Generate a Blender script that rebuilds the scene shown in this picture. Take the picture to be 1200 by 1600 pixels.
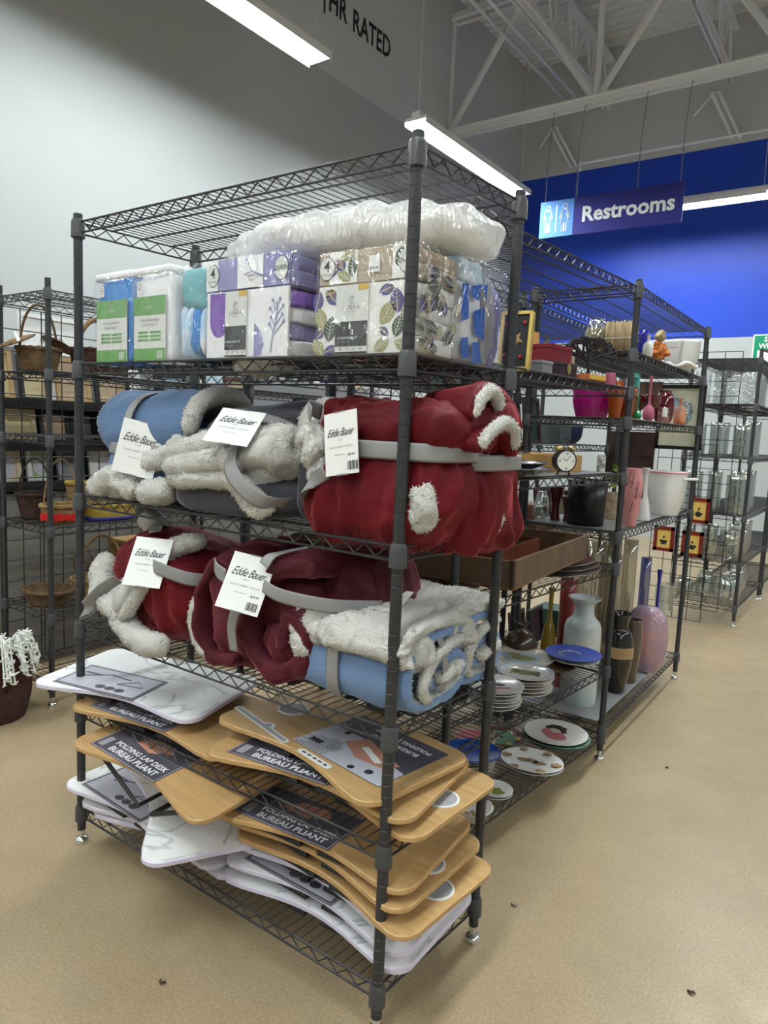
import bpy, bmesh, math, random
from mathutils import Vector, Matrix, noise
PI = math.pi
SC = bpy.context.scene
for o in list(bpy.data.objects): bpy.data.objects.remove(o)
COL = SC.collection
random.seed(7)

# ---------------------------------------------------------------- camera
cd = bpy.data.cameras.new('camera'); cam = bpy.data.objects.new('camera', cd); COL.objects.link(cam)
YAW, PIT, ROL, FPX = .6176, -.1183, .0449, 1108.93
fw = Vector((-math.sin(YAW)*math.cos(PIT), math.cos(YAW)*math.cos(PIT), math.sin(PIT)))
rt = Vector((math.cos(YAW), math.sin(YAW), 0)); up = rt.cross(fw)
r2 = rt*math.cos(ROL)+up*math.sin(ROL); u2 = -rt*math.sin(ROL)+up*math.cos(ROL)
m = Matrix((r2, u2, -fw)).transposed().to_4x4(); m.translation = (.8062, -1.1924, 1.3489)
cam.matrix_world = m
cd.sensor_fit = 'VERTICAL'; cd.sensor_height = 24; cd.lens = FPX/1600*24
cd.clip_start = .02; cd.clip_end = 60
SC.camera = cam
# ---------------------------------------------------------------- world, exposure
w = bpy.data.worlds.new('world'); SC.world = w; w.use_nodes = True
w.node_tree.nodes['Background'].inputs[0].default_value = (.75, .85, 1, 1)
w.node_tree.nodes['Background'].inputs[1].default_value = .12
SC.view_settings.view_transform = 'Standard'; SC.view_settings.look = 'None'
SC.view_settings.gamma = 1; SC.view_settings.use_curve_mapping = False
SC.view_settings.exposure = 0
TUBE = 54.0        # brightness of the strip lights
# strip lights hung over the shop: (x, y0, y1) rows along y, all at z 4.05
LAMP_ROWS = [(-3.0, -2.65, -.4), (-3.0, .85, 3.08), (-2.96, 4.42, 6.45),
             (.2, -6.15, -3.9), (.2, -2.65, -.4), (.2, .85, 3.08), (.2, 4.4, 6.4),
             (4.4, -2.65, -.4), (4.4, .85, 3.08), (4.4, 4.4, 6.4), (-3.0, -6.15, -3.9), (4.4, -6.15, -3.9)]
LZ0 = 4.05

# ---------------------------------------------------------------- materials
MATS = {}
def mat(name, col, rough=.5, metal=0, bump=None, bscale=200, bdist=.002, var=None, vscale=5, var2=None, trans=0, ior=1.45, alpha=None,
        sheen=0, sheentint=None, coat=0, emit=0, spec=None, bdetail=3, stretch=None):
    if name in MATS: return MATS[name]
    M = bpy.data.materials.new(name); M.use_nodes = True; nt = M.node_tree; N = nt.nodes; L = nt.links
    b = N['Principled BSDF']; c = tuple(col)+(1,)
    b.inputs['Base Color'].default_value = c; b.inputs['Roughness'].default_value = rough
    b.inputs['Metallic'].default_value = metal; b.inputs['Transmission Weight'].default_value = trans
    b.inputs['IOR'].default_value = ior
    if sheen:
        b.inputs['Sheen Weight'].default_value = sheen; b.inputs['Sheen Roughness'].default_value = .4
        if sheentint: b.inputs['Sheen Tint'].default_value = tuple(sheentint)+(1,)
    if coat: b.inputs['Coat Weight'].default_value = coat; b.inputs['Coat Roughness'].default_value = .1
    if spec is not None: b.inputs['Specular IOR Level'].default_value = spec
    if emit: b.inputs['Emission Color'].default_value = c; b.inputs['Emission Strength'].default_value = emit
    tc = N.new('ShaderNodeTexCoord'); src = tc.outputs['Object']
    if stretch:
        mp = N.new('ShaderNodeMapping'); mp.inputs['Scale'].default_value = stretch; L.new(src, mp.inputs[0]); src = mp.outputs[0]
    if var:
        n = N.new('ShaderNodeTexNoise'); n.inputs['Scale'].default_value = vscale; n.inputs['Detail'].default_value = 6
        r = N.new('ShaderNodeValToRGB'); r.color_ramp.elements[0].position = .35; r.color_ramp.elements[1].position = .65
        r.color_ramp.elements[0].color = c; r.color_ramp.elements[1].color = tuple(var)+(1,)
        if var2:
            e = r.color_ramp.elements.new(.5); e.color = tuple(var2)+(1,)
        L.new(src, n.inputs['Vector']); L.new(n.outputs['Fac'], r.inputs[0]); L.new(r.outputs[0], b.inputs['Base Color'])
    if bump:
        if bump == 'voronoi':
            n = N.new('ShaderNodeTexVoronoi'); out = n.outputs['Distance']
        elif bump == 'wave':
            n = N.new('ShaderNodeTexWave'); n.bands_direction = 'Z'; out = n.outputs['Fac']; n.inputs['Distortion'].default_value = 1.5
        else:
            n = N.new('ShaderNodeTexNoise'); n.inputs['Detail'].default_value = bdetail; out = n.outputs['Fac']
        n.inputs['Scale'].default_value = bscale; L.new(src, n.inputs['Vector'])
        bp = N.new('ShaderNodeBump'); bp.inputs['Distance'].default_value = bdist; bp.inputs['Strength'].default_value = 1; bp.invert = bump == 'voronoi'
        L.new(out, bp.inputs['Height']); L.new(bp.outputs[0], b.inputs['Normal'])
    if alpha is not None: b.inputs['Alpha'].default_value = alpha
    MATS[name] = M; return M

def film_mat(name, tint=(1, 1, 1), gloss=.14, scale=30, dist=.01, rough=.12, milky=0):
    """thin clear plastic: mostly see-through, crinkled, glossy"""
    M = bpy.data.materials.new(name); M.use_nodes = True; nt = M.node_tree; N = nt.nodes; L = nt.links
    N.remove(N['Principled BSDF']); out = N['Material Output']
    t = N.new('ShaderNodeBsdfTransparent'); t.inputs[0].default_value = tuple(tint)+(1,)
    g = N.new('ShaderNodeBsdfGlossy'); g.inputs['Roughness'].default_value = rough; g.inputs[0].default_value = (1, 1, 1, 1)
    mx = N.new('ShaderNodeMixShader'); tc = N.new('ShaderNodeTexCoord')
    n = N.new('ShaderNodeTexNoise'); n.inputs['Scale'].default_value = scale; n.inputs['Detail'].default_value = 2; n.inputs['Distortion'].default_value = 1.2
    mp = N.new('ShaderNodeMapping'); mp.inputs['Scale'].default_value = (1, 1, .5)
    L.new(tc.outputs['Object'], mp.inputs[0]); L.new(mp.outputs[0], n.inputs['Vector'])
    bp = N.new('ShaderNodeBump'); bp.inputs['Distance'].default_value = dist; L.new(n.outputs['Fac'], bp.inputs['Height'])
    L.new(bp.outputs[0], g.inputs['Normal'])
    mx.inputs[0].default_value = gloss; L.new(t.outputs[0], mx.inputs[1]); L.new(g.outputs[0], mx.inputs[2])
    s = mx
    if milky:
        d = N.new('ShaderNodeBsdfTranslucent'); d.inputs[0].default_value = (.95, .95, .95, 1); L.new(bp.outputs[0], d.inputs['Normal'])
        d2 = N.new('ShaderNodeBsdfDiffuse'); d2.inputs[0].default_value = (.93, .93, .93, 1); L.new(bp.outputs[0], d2.inputs['Normal'])
        ad = N.new('ShaderNodeMixShader'); L.new(d.outputs[0], ad.inputs[1]); L.new(d2.outputs[0], ad.inputs[2])
        m2 = N.new('ShaderNodeMixShader'); m2.inputs[0].default_value = milky
        L.new(mx.outputs[0], m2.inputs[1]); L.new(ad.outputs[0], m2.inputs[2]); s = m2
    L.new(s.outputs[0], out.inputs['Surface']); MATS[name] = M; return M

def glass_mat(name, tint=(.95, .98, .97), gloss=.22, rough=.03, bump=0, bs=40):
    """thin-walled glassware"""
    M = film_mat(name, tint, gloss, bs, bump or .0001, rough); return M

def wood_mat(name, c1, c2, rough=.45, scale=3, stretch=(1, 12, 1), coat=0):
    return mat(name, c1, rough, var=c2, vscale=scale, stretch=stretch, coat=coat)

def marble_mat():
    M = mat('marble_laminate', (.82, .83, .84), .32); nt = M.node_tree; N = nt.nodes; L = nt.links; b = N['Principled BSDF']
    tc = N.new('ShaderNodeTexCoord'); w1 = N.new('ShaderNodeTexNoise'); w1.inputs['Scale'].default_value = 3.2; w1.inputs['Detail'].default_value = 5; w1.inputs['Distortion'].default_value = 1.6
    r = N.new('ShaderNodeValToRGB'); el = r.color_ramp.elements
    el[0].position = .475; el[0].color = (.83, .84, .85, 1); el[1].position = .5; el[1].color = (.5, .52, .55, 1)
    e = el.new(.515); e.color = (.83, .84, .85, 1)
    L.new(tc.outputs['Object'], w1.inputs['Vector']); L.new(w1.outputs['Fac'], r.inputs[0]); L.new(r.outputs[0], b.inputs['Base Color'])
    return M

def floor_mat():
    M = mat('polished_concrete', (.42, .33, .22), .38); nt = M.node_tree; N = nt.nodes; L = nt.links; b = N['Principled BSDF']
    tc = N.new('ShaderNodeTexCoord')
    n = N.new('ShaderNodeTexNoise'); n.inputs['Scale'].default_value = 1.3; n.inputs['Detail'].default_value = 10; n.inputs['Roughness'].default_value = .7
    n2 = N.new('ShaderNodeTexNoise'); n2.inputs['Scale'].default_value = 130; n2.inputs['Detail'].default_value = 5
    r = N.new('ShaderNodeValToRGB'); r.color_ramp.elements[0].position = .3; r.color_ramp.elements[1].position = .72
    r.color_ramp.elements[0].color = (.31, .235, .145, 1); r.color_ramp.elements[1].color = (.42, .33, .21, 1)
    r2_ = N.new('ShaderNodeValToRGB'); e = r2_.color_ramp.elements; e[0].position = .3; e[0].color = (.80, .78, .74, 1); e[1].position = .72; e[1].color = (1.12, 1.12, 1.1, 1)
    mx = N.new('ShaderNodeMix'); mx.data_type = 'RGBA'; mx.blend_type = 'MULTIPLY'; mx.inputs[0].default_value = 1
    for a in (n, n2): L.new(tc.outputs['Object'], a.inputs['Vector'])
    L.new(n.outputs['Fac'], r.inputs[0]); L.new(n2.outputs['Fac'], r2_.inputs[0])
    L.new(r.outputs[0], mx.inputs[6]); L.new(r2_.outputs[0], mx.inputs[7]); L.new(mx.outputs[2], b.inputs['Base Color'])
    n3 = N.new('ShaderNodeTexNoise'); n3.inputs['Scale'].default_value = 9; L.new(tc.outputs['Object'], n3.inputs['Vector'])
    mr = N.new('ShaderNodeMapRange'); mr.inputs[3].default_value = .22; mr.inputs[4].default_value = .5
    L.new(n3.outputs['Fac'], mr.inputs[0]); L.new(mr.outputs[0], b.inputs['Roughness'])
    return M

M_POST = mat('post_dark_epoxy', (.052, .053, .058), .42, metal=.5)
M_WIRE = mat('shelf_wire_epoxy', (.045, .045, .048), .40, metal=.5)
M_COLLAR = mat('collar_plastic', (.055, .056, .060), .45)
M_CHROME = mat('chrome', (.75, .75, .75), .18, metal=1)
M_WALLG = mat('wall_grey_paint', (.455, .475, .48), .75, bump='noise', bscale=60, bdist=.0008)
M_WALLW = mat('wall_white_paint', (.60, .605, .61), .8)
M_BLUE = mat('wall_blue_paint', (.012, .062, .52), .42, bump='noise', bscale=60, bdist=.0005)
M_DECK = mat('deck_white_paint', (.78, .79, .80), .6)
M_STEEL = mat('joist_white_paint', (.80, .81, .82), .55)
M_TUBE = mat('lit_diffuser', (.93, 1, .99), .5, emit=TUBE)
M_WHITE = mat('white_enamel', (.8, .8, .8), .4)
M_BLACK = mat('black', (.012, .012, .014), .5)
M_PAPER = mat('white_card', (.80, .80, .79), .5)
M_INK = mat('black_ink', (.015, .015, .018), .6)
M_GREYINK = mat('grey_ink', (.25, .25, .26), .6)

# ---------------------------------------------------------------- mesh helper
def fr(o, x, y):
    """matrix with origin o, local x axis along x, local y roughly along y"""
    x = Vector(x).normalized(); y = Vector(y); z = x.cross(y).normalized(); y = z.cross(x)
    m = Matrix((x, y, z)).transposed().to_4x4(); m.translation = Vector(o); return m
def T(x, y=0, z=0): return Matrix.Translation(Vector((x, y, z)))
def RX(a): return Matrix.Rotation(a, 4, 'X')
def RY(a): return Matrix.Rotation(a, 4, 'Y')
def RZ(a): return Matrix.Rotation(a, 4, 'Z')

_txt = {}
def text_geo(s, size, bold, shear, space):
    k = (s, size, bold, shear, space)
    if k in _txt: return _txt[k]
    c = bpy.data.curves.new('t', 'FONT'); c.body = s; c.size = size; c.align_x = 'CENTER'; c.align_y = 'CENTER'
    c.offset = bold*size; c.shear = shear; c.space_character = space; c.resolution_u = 2
    ob = bpy.data.objects.new('t', c); me = ob.to_mesh()
    v = [tuple(x.co) for x in me.vertices]; f = [tuple(p.vertices) for p in me.polygons]
    ob.to_mesh_clear(); bpy.data.objects.remove(ob); bpy.data.curves.remove(c)
    _txt[k] = (v, f); return _txt[k]

class MB:
    def __init__(s): s.v = []; s.f = []; s.m = []; s.mats = []
    def mi(s, m):
        if m not in s.mats: s.mats.append(m)
        return s.mats.index(m)
    def add(s, v, f, m, M=None):
        o = len(s.v); i = s.mi(m)
        s.v += [tuple(M @ Vector(p)) for p in v] if M is not None else [tuple(p) for p in v]
        s.f += [tuple(a+o for a in q) for q in f]; s.m += [i]*len(f); return s
    def box(s, c, d, m, M=None, bev=0):
        x, y, z = c; a, b, e = d[0]/2, d[1]/2, d[2]/2
        if not bev:
            v = [(x+i*a, y+j*b, z+k*e) for i in (-1, 1) for j in (-1, 1) for k in (-1, 1)]
            return s.add(v, [(0, 1, 3, 2), (4, 6, 7, 5), (0, 4, 5, 1), (2, 3, 7, 6), (0, 2, 6, 4), (1, 5, 7, 3)], m, M)
        bm = bmesh.new(); bmesh.ops.create_cube(bm, size=1)
        for q in bm.verts: q.co = Vector((q.co.x*d[0]+x, q.co.y*d[1]+y, q.co.z*d[2]+z))
        bmesh.ops.bevel(bm, geom=bm.edges[:], offset=bev, segments=3, affect='EDGES', profile=.5)
        v = [tuple(q.co) for q in bm.verts]; f = [tuple(l.index for l in p.verts) for p in bm.faces]; bm.free()
        return s.add(v, f, m, M)
    def tube(s, pts, r, m, seg=6, closed=False, M=None, flat=1, cap=True, upv=None):
        P = [Vector(p) for p in pts]; n = len(P); v = []; f = []; R = r if hasattr(r, '__len__') else [r]*n
        prev = None
        for i, p in enumerate(P):
            if closed: t = P[(i+1) % n]-P[i-1]
            else: t = P[min(i+1, n-1)]-P[max(i-1, 0)]
            t = t.normalized() if t.length > 1e-9 else Vector((0, 0, 1))
            if upv is not None: a = Vector(upv)
            elif prev is None: a = Vector((0, 0, 1)) if abs(t.z) < .9 else Vector((1, 0, 0))
            else: a = prev
            a = (a-t*a.dot(t)); a = a.normalized() if a.length > 1e-6 else t.orthogonal().normalized()
            prev = a; b = t.cross(a)
            for k in range(seg):
                an = 2*PI*k/seg; v.append(tuple(p+(a*math.cos(an)*flat+b*math.sin(an))*R[i]))
        for i in range(n if closed else n-1):
            j = (i+1) % n
            for k in range(seg):
                f.append((i*seg+k, i*seg+(k+1) % seg, j*seg+(k+1) % seg, j*seg+k))
        if not closed and cap: f.append(tuple(range(seg))[::-1]); f.append(tuple((n-1)*seg+k for k in range(seg)))
        return s.add(v, f, m, M)
    def lathe(s, prof, m, seg=24, M=None, sx=1, sy=1, fn=None):
        v = []; f = []; n = len(prof)
        for r, z in prof:
            for k in range(seg):
                a = 2*PI*k/seg; rr = r*(fn(a, z) if fn else 1); v.append((rr*math.cos(a)*sx, rr*math.sin(a)*sy, z))
        for i in range(n-1):
            for k in range(seg): f.append((i*seg+k, i*seg+(k+1) % seg, (i+1)*seg+(k+1) % seg, (i+1)*seg+k))
        if prof[0][0] > 1e-4: f.append(tuple(range(seg))[::-1])
        if prof[-1][0] > 1e-4: f.append(tuple((n-1)*seg+k for k in range(seg)))
        return s.add(v, f, m, M)
    def shell(s, prof, t, m, seg=24, M=None, sx=1, sy=1, fn=None):
        """open vessel: outer profile bottom to top, wall thickness t"""
        inn = [(max(r-t, .0005), z) for r, z in prof[::-1][:-1]]; inn.append((.0005, prof[0][1]+t))
        return s.lathe([(.0005, prof[0][1])]+list(prof)+inn, m, seg, M, sx, sy, fn)
    def prism(s, out, z0, z1, m, M=None, mtop=None, bev=0):
        n = len(out)
        if bev:
            c = Vector((sum(p[0] for p in out)/n, sum(p[1] for p in out)/n))
            def ins(p, q):
                d = Vector(p)-c; L = d.length; return tuple(c+d*(1-q/L))
            a = [ins(p, bev) for p in out]
            v = [(x, y, z0) for x, y in a]+[(x, y, z0+bev) for x, y in out]+[(x, y, z1-bev) for x, y in out]+[(x, y, z1) for x, y in a]; k = 4
        else: v = [(x, y, z0) for x, y in out]+[(x, y, z1) for x, y in out]; k = 2
        f = []
        for j in range(k-1):
            for i in range(n): f.append((j*n+i, j*n+(i+1) % n, (j+1)*n+(i+1) % n, (j+1)*n+i))
        f.append(tuple(range(n))[::-1])
        s.add(v, f, m, M); s.add(v[(k-1)*n:], [tuple(range(n))], mtop or m, M); return s
    def poly(s, pts, m, M=None): return s.add(pts, [tuple(range(len(pts)))], m, M)
    def disc(s, r, m, M=None, sx=1, seg=20): return s.poly([(r*sx*math.cos(2*PI*k/seg), r*math.sin(2*PI*k/seg), 0) for k in range(seg)], m, M)
    def rect(s, x0, y0, x1, y1, m, M=None, z=0): return s.poly([(x0, y0, z), (x1, y0, z), (x1, y1, z), (x0, y1, z)], m, M)
    def text(s, t, size, m, M, bold=0, shear=0, space=1):
        v, f = text_geo(t, size, bold, shear, space); return s.add(v, f, m, M)
    def blob(s, c, d, m, M=None, e=.6, nu=40, nv=24, amp=0, fs=8, fn=None, seed=0):
        """superellipsoid, optionally displaced"""
        v = []; f = []
        def sp(x, p): return math.copysign(abs(x)**p, x)
        for j in range(nv+1):
            ph = -PI/2+PI*j/nv
            for i in range(nu):
                th = 2*PI*i/nu
                n0 = Vector((sp(math.cos(ph), e)*sp(math.cos(th), e), sp(math.cos(ph), e)*sp(math.sin(th), e), sp(math.sin(ph), e)))
                p = Vector((n0.x*d[0], n0.y*d[1], n0.z*d[2])); nn = Vector((math.cos(ph)*math.cos(th), math.cos(ph)*math.sin(th), math.sin(ph)))
                k = 0
                if amp: k += amp*noise.noise(p*fs+Vector((seed, seed*1.7, 3)))
                if fn: k += fn(p, nn, th, ph)
                v.append(tuple(Vector(c)+p+nn*k))
        for j in range(nv):
            for i in range(nu): f.append((j*nu+i, j*nu+(i+1) % nu, (j+1)*nu+(i+1) % nu, (j+1)*nu+i))
        return s.add(v, f, m, M)
    def tufts(s, m, dens=42000, ln=.0058, seed=1):
        """short woolly tufts over every face of material m"""
        rr = random.Random(seed); i_ = s.mi(m); V = s.v; nf = []; nv = []; base = len(V)
        for f, k in zip(list(s.f), list(s.m)):
            if k != i_ or len(f) < 3 or len(f) > 4: continue
            a, b_, c = Vector(V[f[0]]), Vector(V[f[1]]), Vector(V[f[2]]); d = Vector(V[f[-1]])
            n = (c-a).cross(d-b_) if len(f) == 4 else (b_-a).cross(c-a); ar = n.length/2
            if ar < 1e-9: continue
            n.normalize(); cnt = ar*dens; q = int(cnt)+(rr.random() < cnt-int(cnt))
            for _ in range(q):
                u, w_ = rr.random(), rr.random(); p = (a*(1-u)+b_*u)*(1-w_)+(d*(1-u)+c*u)*w_
                t1 = n.orthogonal().normalized(); t2 = n.cross(t1); an = rr.uniform(0, 6.28); tilt = t1*math.cos(an)+t2*math.sin(an); side = t1*math.cos(an+1.57)+t2*math.sin(an+1.57)
                l = ln*rr.uniform(.6, 1.3); w2 = l*.42; tip = p+n*l*.75+tilt*l*.6; o = base+len(nv)
                nv += [tuple(p+side*w2-n*.001), tuple(p-side*w2-n*.001), tuple(p+tilt*w2-n*.001), tuple(tip)]; nf += [(o, o+2, o+3), (o+2, o+1, o+3), (o+1, o, o+3)]
        s.v += nv; s.f += nf; s.m += [i_]*len(nf); return s
    def build(s, name, parent=None, smooth=False, ang=None, loc=None):
        if name == 'sherpa_lining' or (name == 'outer_cloth' and MATS.get('sherpa_cream') in s.mats): s.tufts(MATS['sherpa_cream'])
        me = bpy.data.meshes.new(name); me.from_pydata(s.v, [], s.f)
        for m in s.mats: me.materials.append(m)
        if len(s.mats) > 1: me.polygons.foreach_set('material_index', s.m)
        if smooth: me.polygons.foreach_set('use_smooth', [True]*len(me.polygons))
        if ang: me.set_sharp_from_angle(angle=math.radians(ang))
        me.validate(); me.update()
        o = bpy.data.objects.new(name, me); COL.objects.link(o)
        if parent is not None: o.parent = parent
        if loc: o.location = loc
        return o

def tag(o, label, cat, group=None):
    o['label'] = label; o['category'] = cat
    if group: o['group'] = group
    return o
def thing(name, label, cat, loc=(0, 0, 0), rz=0, group=None, M=None):
    o = bpy.data.objects.new(name, None); COL.objects.link(o); o.empty_display_size = .05
    if M is not None: o.matrix_world = M
    else: o.location = loc; o.rotation_euler = (0, 0, rz)
    return tag(o, label, cat, group)
def struct(o): o['kind'] = 'structure'; return o
def kids(o): return [c for c in COL.objects if c.parent == o]
def dup(o, loc=None, rz=None, label=None, M=None):
    def cp(a, par):
        c = a.copy(); COL.objects.link(c); c.parent = par
        for k in kids(a): cp(k, c)
        return c
    c = cp(o, None)
    if M is not None: c.matrix_world = M
    else:
        if loc is not None: c.location = loc
        if rz is not None: c.rotation_euler = (0, 0, rz)
    if label: c['label'] = label
    return c
def ground(o, loc, rz=0):
    """move a mesh thing built around its own origin to its place"""
    o.location = loc; o.rotation_euler = (0, 0, rz); return o
# ================================================================ the setting
XW, YW = -4.13, 8.9
o = MB().rect(-9, -9, 9, 12, floor_mat()).build('floor'); struct(o)
o = MB().box((XW-.1, .3, 2.4), (.2, 17.4, 4.8), M_WALLG).build('wall_left'); struct(o)
b = MB().box((XW-.1, .3, 5.85), (.2, 17.4, 2.1), M_WALLW)
T1 = fr((XW+.004, 4.36, 5.46), (0, 1, 0), (0, 0, 1))
b2 = b
b.rect(-.012, -.15, .012, .17, M_INK, T1@T(.02)); b.text('HR', .30, M_INK, T1@T(.22)@Matrix.Diagonal((.72, 1, 1, 1)), .02); b.text('RATED', .30, M_INK, T1@T(.79, -.02)@Matrix.Diagonal((.72, 1, 1, 1)), .02)
o = b.build('wall_left_upper'); struct(o)
o = MB().box((XW+.02, .3, .06), (.04, 17.4, .12), mat('baseboard_vinyl', (.12, .12, .13), .6)).build('baseboard_left'); struct(o)
o = MB().box((1.5, YW+.1, 1.345), (11.5, .2, 2.69), M_WALLG).build('wall_back'); struct(o)
b = MB().box((1.5, YW+.1, 3.88), (11.5, .2, 2.38), M_BLUE); b.box((-.62, YW-.002, 3.88), (.02, .006, 2.38), mat('blue_joint', (.008, .03, .25), .6))
o = b.build('wall_back_blue'); struct(o)
o = MB().box((1.5, YW+.1, 5.985), (11.5, .2, 1.83), M_WALLW).build('wall_back_upper'); struct(o)
o = MB().box((7.2, .3, 3.45), (.2, 17.4, 6.9), M_WALLG).build('wall_right'); struct(o)
o = MB().box((1.5, -8.4, 3.45), (11.5, .2, 6.9), M_WALLG).build('wall_front'); struct(o)
# ribbed steel deck: ribs run along x
b = MB(); y = -8.4; z = 6.62; vs = []; rib = .15
prof = []
while y < 9.0:
    prof += [(y, z), (y+.09, z), (y+.105, z+.04), (y+.138, z+.04)]; y += rib
vs = [(-4.3, p, q) for p, q in prof]+[(7.2, p, q) for p, q in prof]; n = len(prof)
b.add(vs, [(i, i+1, n+i+1, n+i) for i in range(n-1)], M_DECK)
o = b.build('ceiling'); struct(o)
# steel: girders along x at the far bays, joists along y above them
def truss(name, p0, p1, depth, nseg, r=.035, dbl=.05, flip=False):
    """parallel chord truss from p0 to p1 (bottom chord), depth upwards"""
    p0, p1 = Vector(p0), Vector(p1); d = p1-p0; side = d.normalized().cross(Vector((0, 0, 1))); b = MB()
    M = fr((p0+p1)/2, d, (0, 0, 1))
    for s in (-1, 1):
        for zz in (0, depth):
            q = (p0+p1)/2+side*dbl*s+Vector((0, 0, zz)); b.box((0, 0, 0), (d.length, .07, .012), M_STEEL, fr(q, d, (0, 0, 1)))
            b.box((0, 0, 0), (d.length, .012, .06), M_STEEL, fr(q+Vector((0, 0, .035 if zz == 0 else -.035)), d, (0, 0, 1)))
    for i in range(nseg):
        a = p0+d*(i/nseg); c = p0+d*((i+1)/nseg); mid = (a+c)/2+Vector((0, 0, depth))
        b.tube([a, mid], r, M_STEEL, 6); b.tube([mid, c], r, M_STEEL, 6)
        b.tube([a, a+Vector((0, 0, depth))], r*.9, M_STEEL, 6)
    o = b.build(name); struct(o); return o
truss('trim_1', (-4.13, 6.78, 5.0), (7.1, 6.78, 5.0), 1.35, 6, .04, .06)
for i, x in enumerate((-2.9, -1.35, .2, 1.8, 3.6)):
    truss('trim_%d' % (i+2), (x, 0, 5.85), (x, 8.9, 5.85), .62, 14, .018, .03)
# gas pipe and sprinkler lines
o = MB().tube([(-3.4, 1, 5.95), (-3.4, 8.8, 5.95)], .022, M_STEEL).tube([(-3.15, 1, 5.85), (-3.15, 8.8, 5.85)], .022, M_STEEL).build('trim_7', smooth=True); struct(o)
o = MB().tube([(-3.0, 8.3, 4.95), (6, 8.3, 4.95)], .016, M_STEEL).tube([(-3.0, 8.3, 4.95), (-3.0, 8.3, 4.86)], .03, M_STEEL).build('trim_8'); struct(o)
b = MB()
for x in (-3.55, -1.45, .9, 3.8):
    for dx in (-.04, .04): b.tube([(x+dx+.25, 8.88, 5.12), (x+dx, 8.6, 5.62)], .02, M_STEEL)
    b.tube([(x, 8.6, 5.62), (x-.3, 8.88, 5.5)], .016, M_STEEL)
o = b.build('trim_9'); struct(o)

# ---------------------------------------------------------------- strip lights
def strip_light(L):
    t = thing('strip_light', 'x', 'ceiling light', group=None)
    b = MB(); n = 30
    b.box((0, 0, .05), (.09, L, .05), M_WHITE); b.box((0, 0, .015), (.22, L, .03), M_WHITE)
    for s in (-1, 1): b.box((s*.112, 0, -.008), (.006, L, .05), M_WHITE)
    b.build('housing', t)
    b = MB()
    b.box((0, 0, -.006), (.21, L-.004, .022), M_TUBE)
    b.build('diffuser', t)
    for s in (-1, 1): MB().tube([(0, s*(L/2-.05), .07), (.01*s, s*(L/2-.06), 1.2), (0, s*(L/2-.05), 2.53)], .0025, M_STEEL, 5).build('hanging_wire', t)
    return t
lab = {(-3.0, .85): 'long lit strip light at the top left, running out of the frame', (-2.96, 4.42): 'long lit strip light hanging behind the nearest rack post, along the grey wall'}
first = None
for x, y0, y1 in LAMP_ROWS:
    L = y1-y0
    if first is None: t = first = strip_light(2.23)
    else: t = dup(first)
    t.location = (x, (y0+y1)/2, LZ0+.02); t['label'] = lab.get((x, y0), 'lit strip light above the shop floor, outside the picture'); t['group'] = 'strip lights out of view'
    if (x, y0) in lab: del t['group']
t = dup(first, (-1.72, 7.74, LZ0+.02), PI/2, 'lit strip light in front of the blue wall, right of the restroom sign')
if 'group' in t: del t['group']

# ---------------------------------------------------------------- hanging restroom sign
M_SIGN = mat('sign_navy', (.02, .022, .22), .7); M_SKY = mat('sign_sky_blue', (.11, .29, .72), .75)
M_LET = mat('sign_white', (.85, .87, .9), .5)
SY = 6.76
t = thing('hanging_sign', 'long blue hanging Restrooms sign with pale blue pictogram panel', 'sign', (-2.02, SY, 3.80))
W2, H2 = .785, .2
b = MB().box((0, 0, 0), (2*W2, .03, 2*H2), M_SIGN); F = fr((0, -.018, 0), (1, 0, 0), (0, 0, 1))
b.text('Restrooms', .225, M_LET, F@T(.21, 0, .001), .03, 0, 1.0); b.build('panel', t)
b = MB().box((-W2+.2, 0, 0), (.4, .036, 2*H2), M_SKY); F = fr((-W2+.2, -.0205, 0), (1, 0, 0), (0, 0, 1))
def ring(b, pts, M, r=.006, closed=True): b.tube([(x, y, 0) for x, y in pts], r, M_LET, 5, closed, M)
for cx, wom in ((-.1, 0), (.1, 1)):
    ring(b, [(cx+.026*math.cos(a), .125+.026*math.sin(a)) for a in [k*PI/6 for k in range(12)]], F)
    if not wom: ring(b, [(cx+s*x, y) for s, L_ in ((1, ((.0, .09), (.035, .09), (.055, -.0), (.04, -.005), (.028, .04), (.028, -.15), (.008, -.15), (.004, -.04))), (-1, ((.004, -.04), (.008, -.15), (.028, -.15), (.028, .04), (.04, -.005), (.055, 0), (.035, .09)))) for x, y in L_], F)
    else: ring(b, [(cx+s*x, y) for s, L_ in ((1, ((.0, .09), (.025, .09), (.06, .0), (.048, -.005), (.022, .05), (.05, -.06), (.028, -.06), (.026, -.15), (.006, -.15), (.004, -.06))), (-1, ((.004, -.06), (.006, -.15), (.026, -.15), (.028, -.06), (.05, -.06), (.022, .05), (.048, -.005), (.06, 0), (.025, .09)))) for x, y in L_], F)
b.box((0, 0, 0), (.012, .3, .004), M_LET, F); b.build('pictogram_panel', t)
for x in (-.74, -.38, .3, .74):
    MB().tube([(x, .0, .2), (x, .0, .7), (x+.02, .05, 1.25)], .005, M_GREYINK, 5).build('hanging_chain', t)

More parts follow.
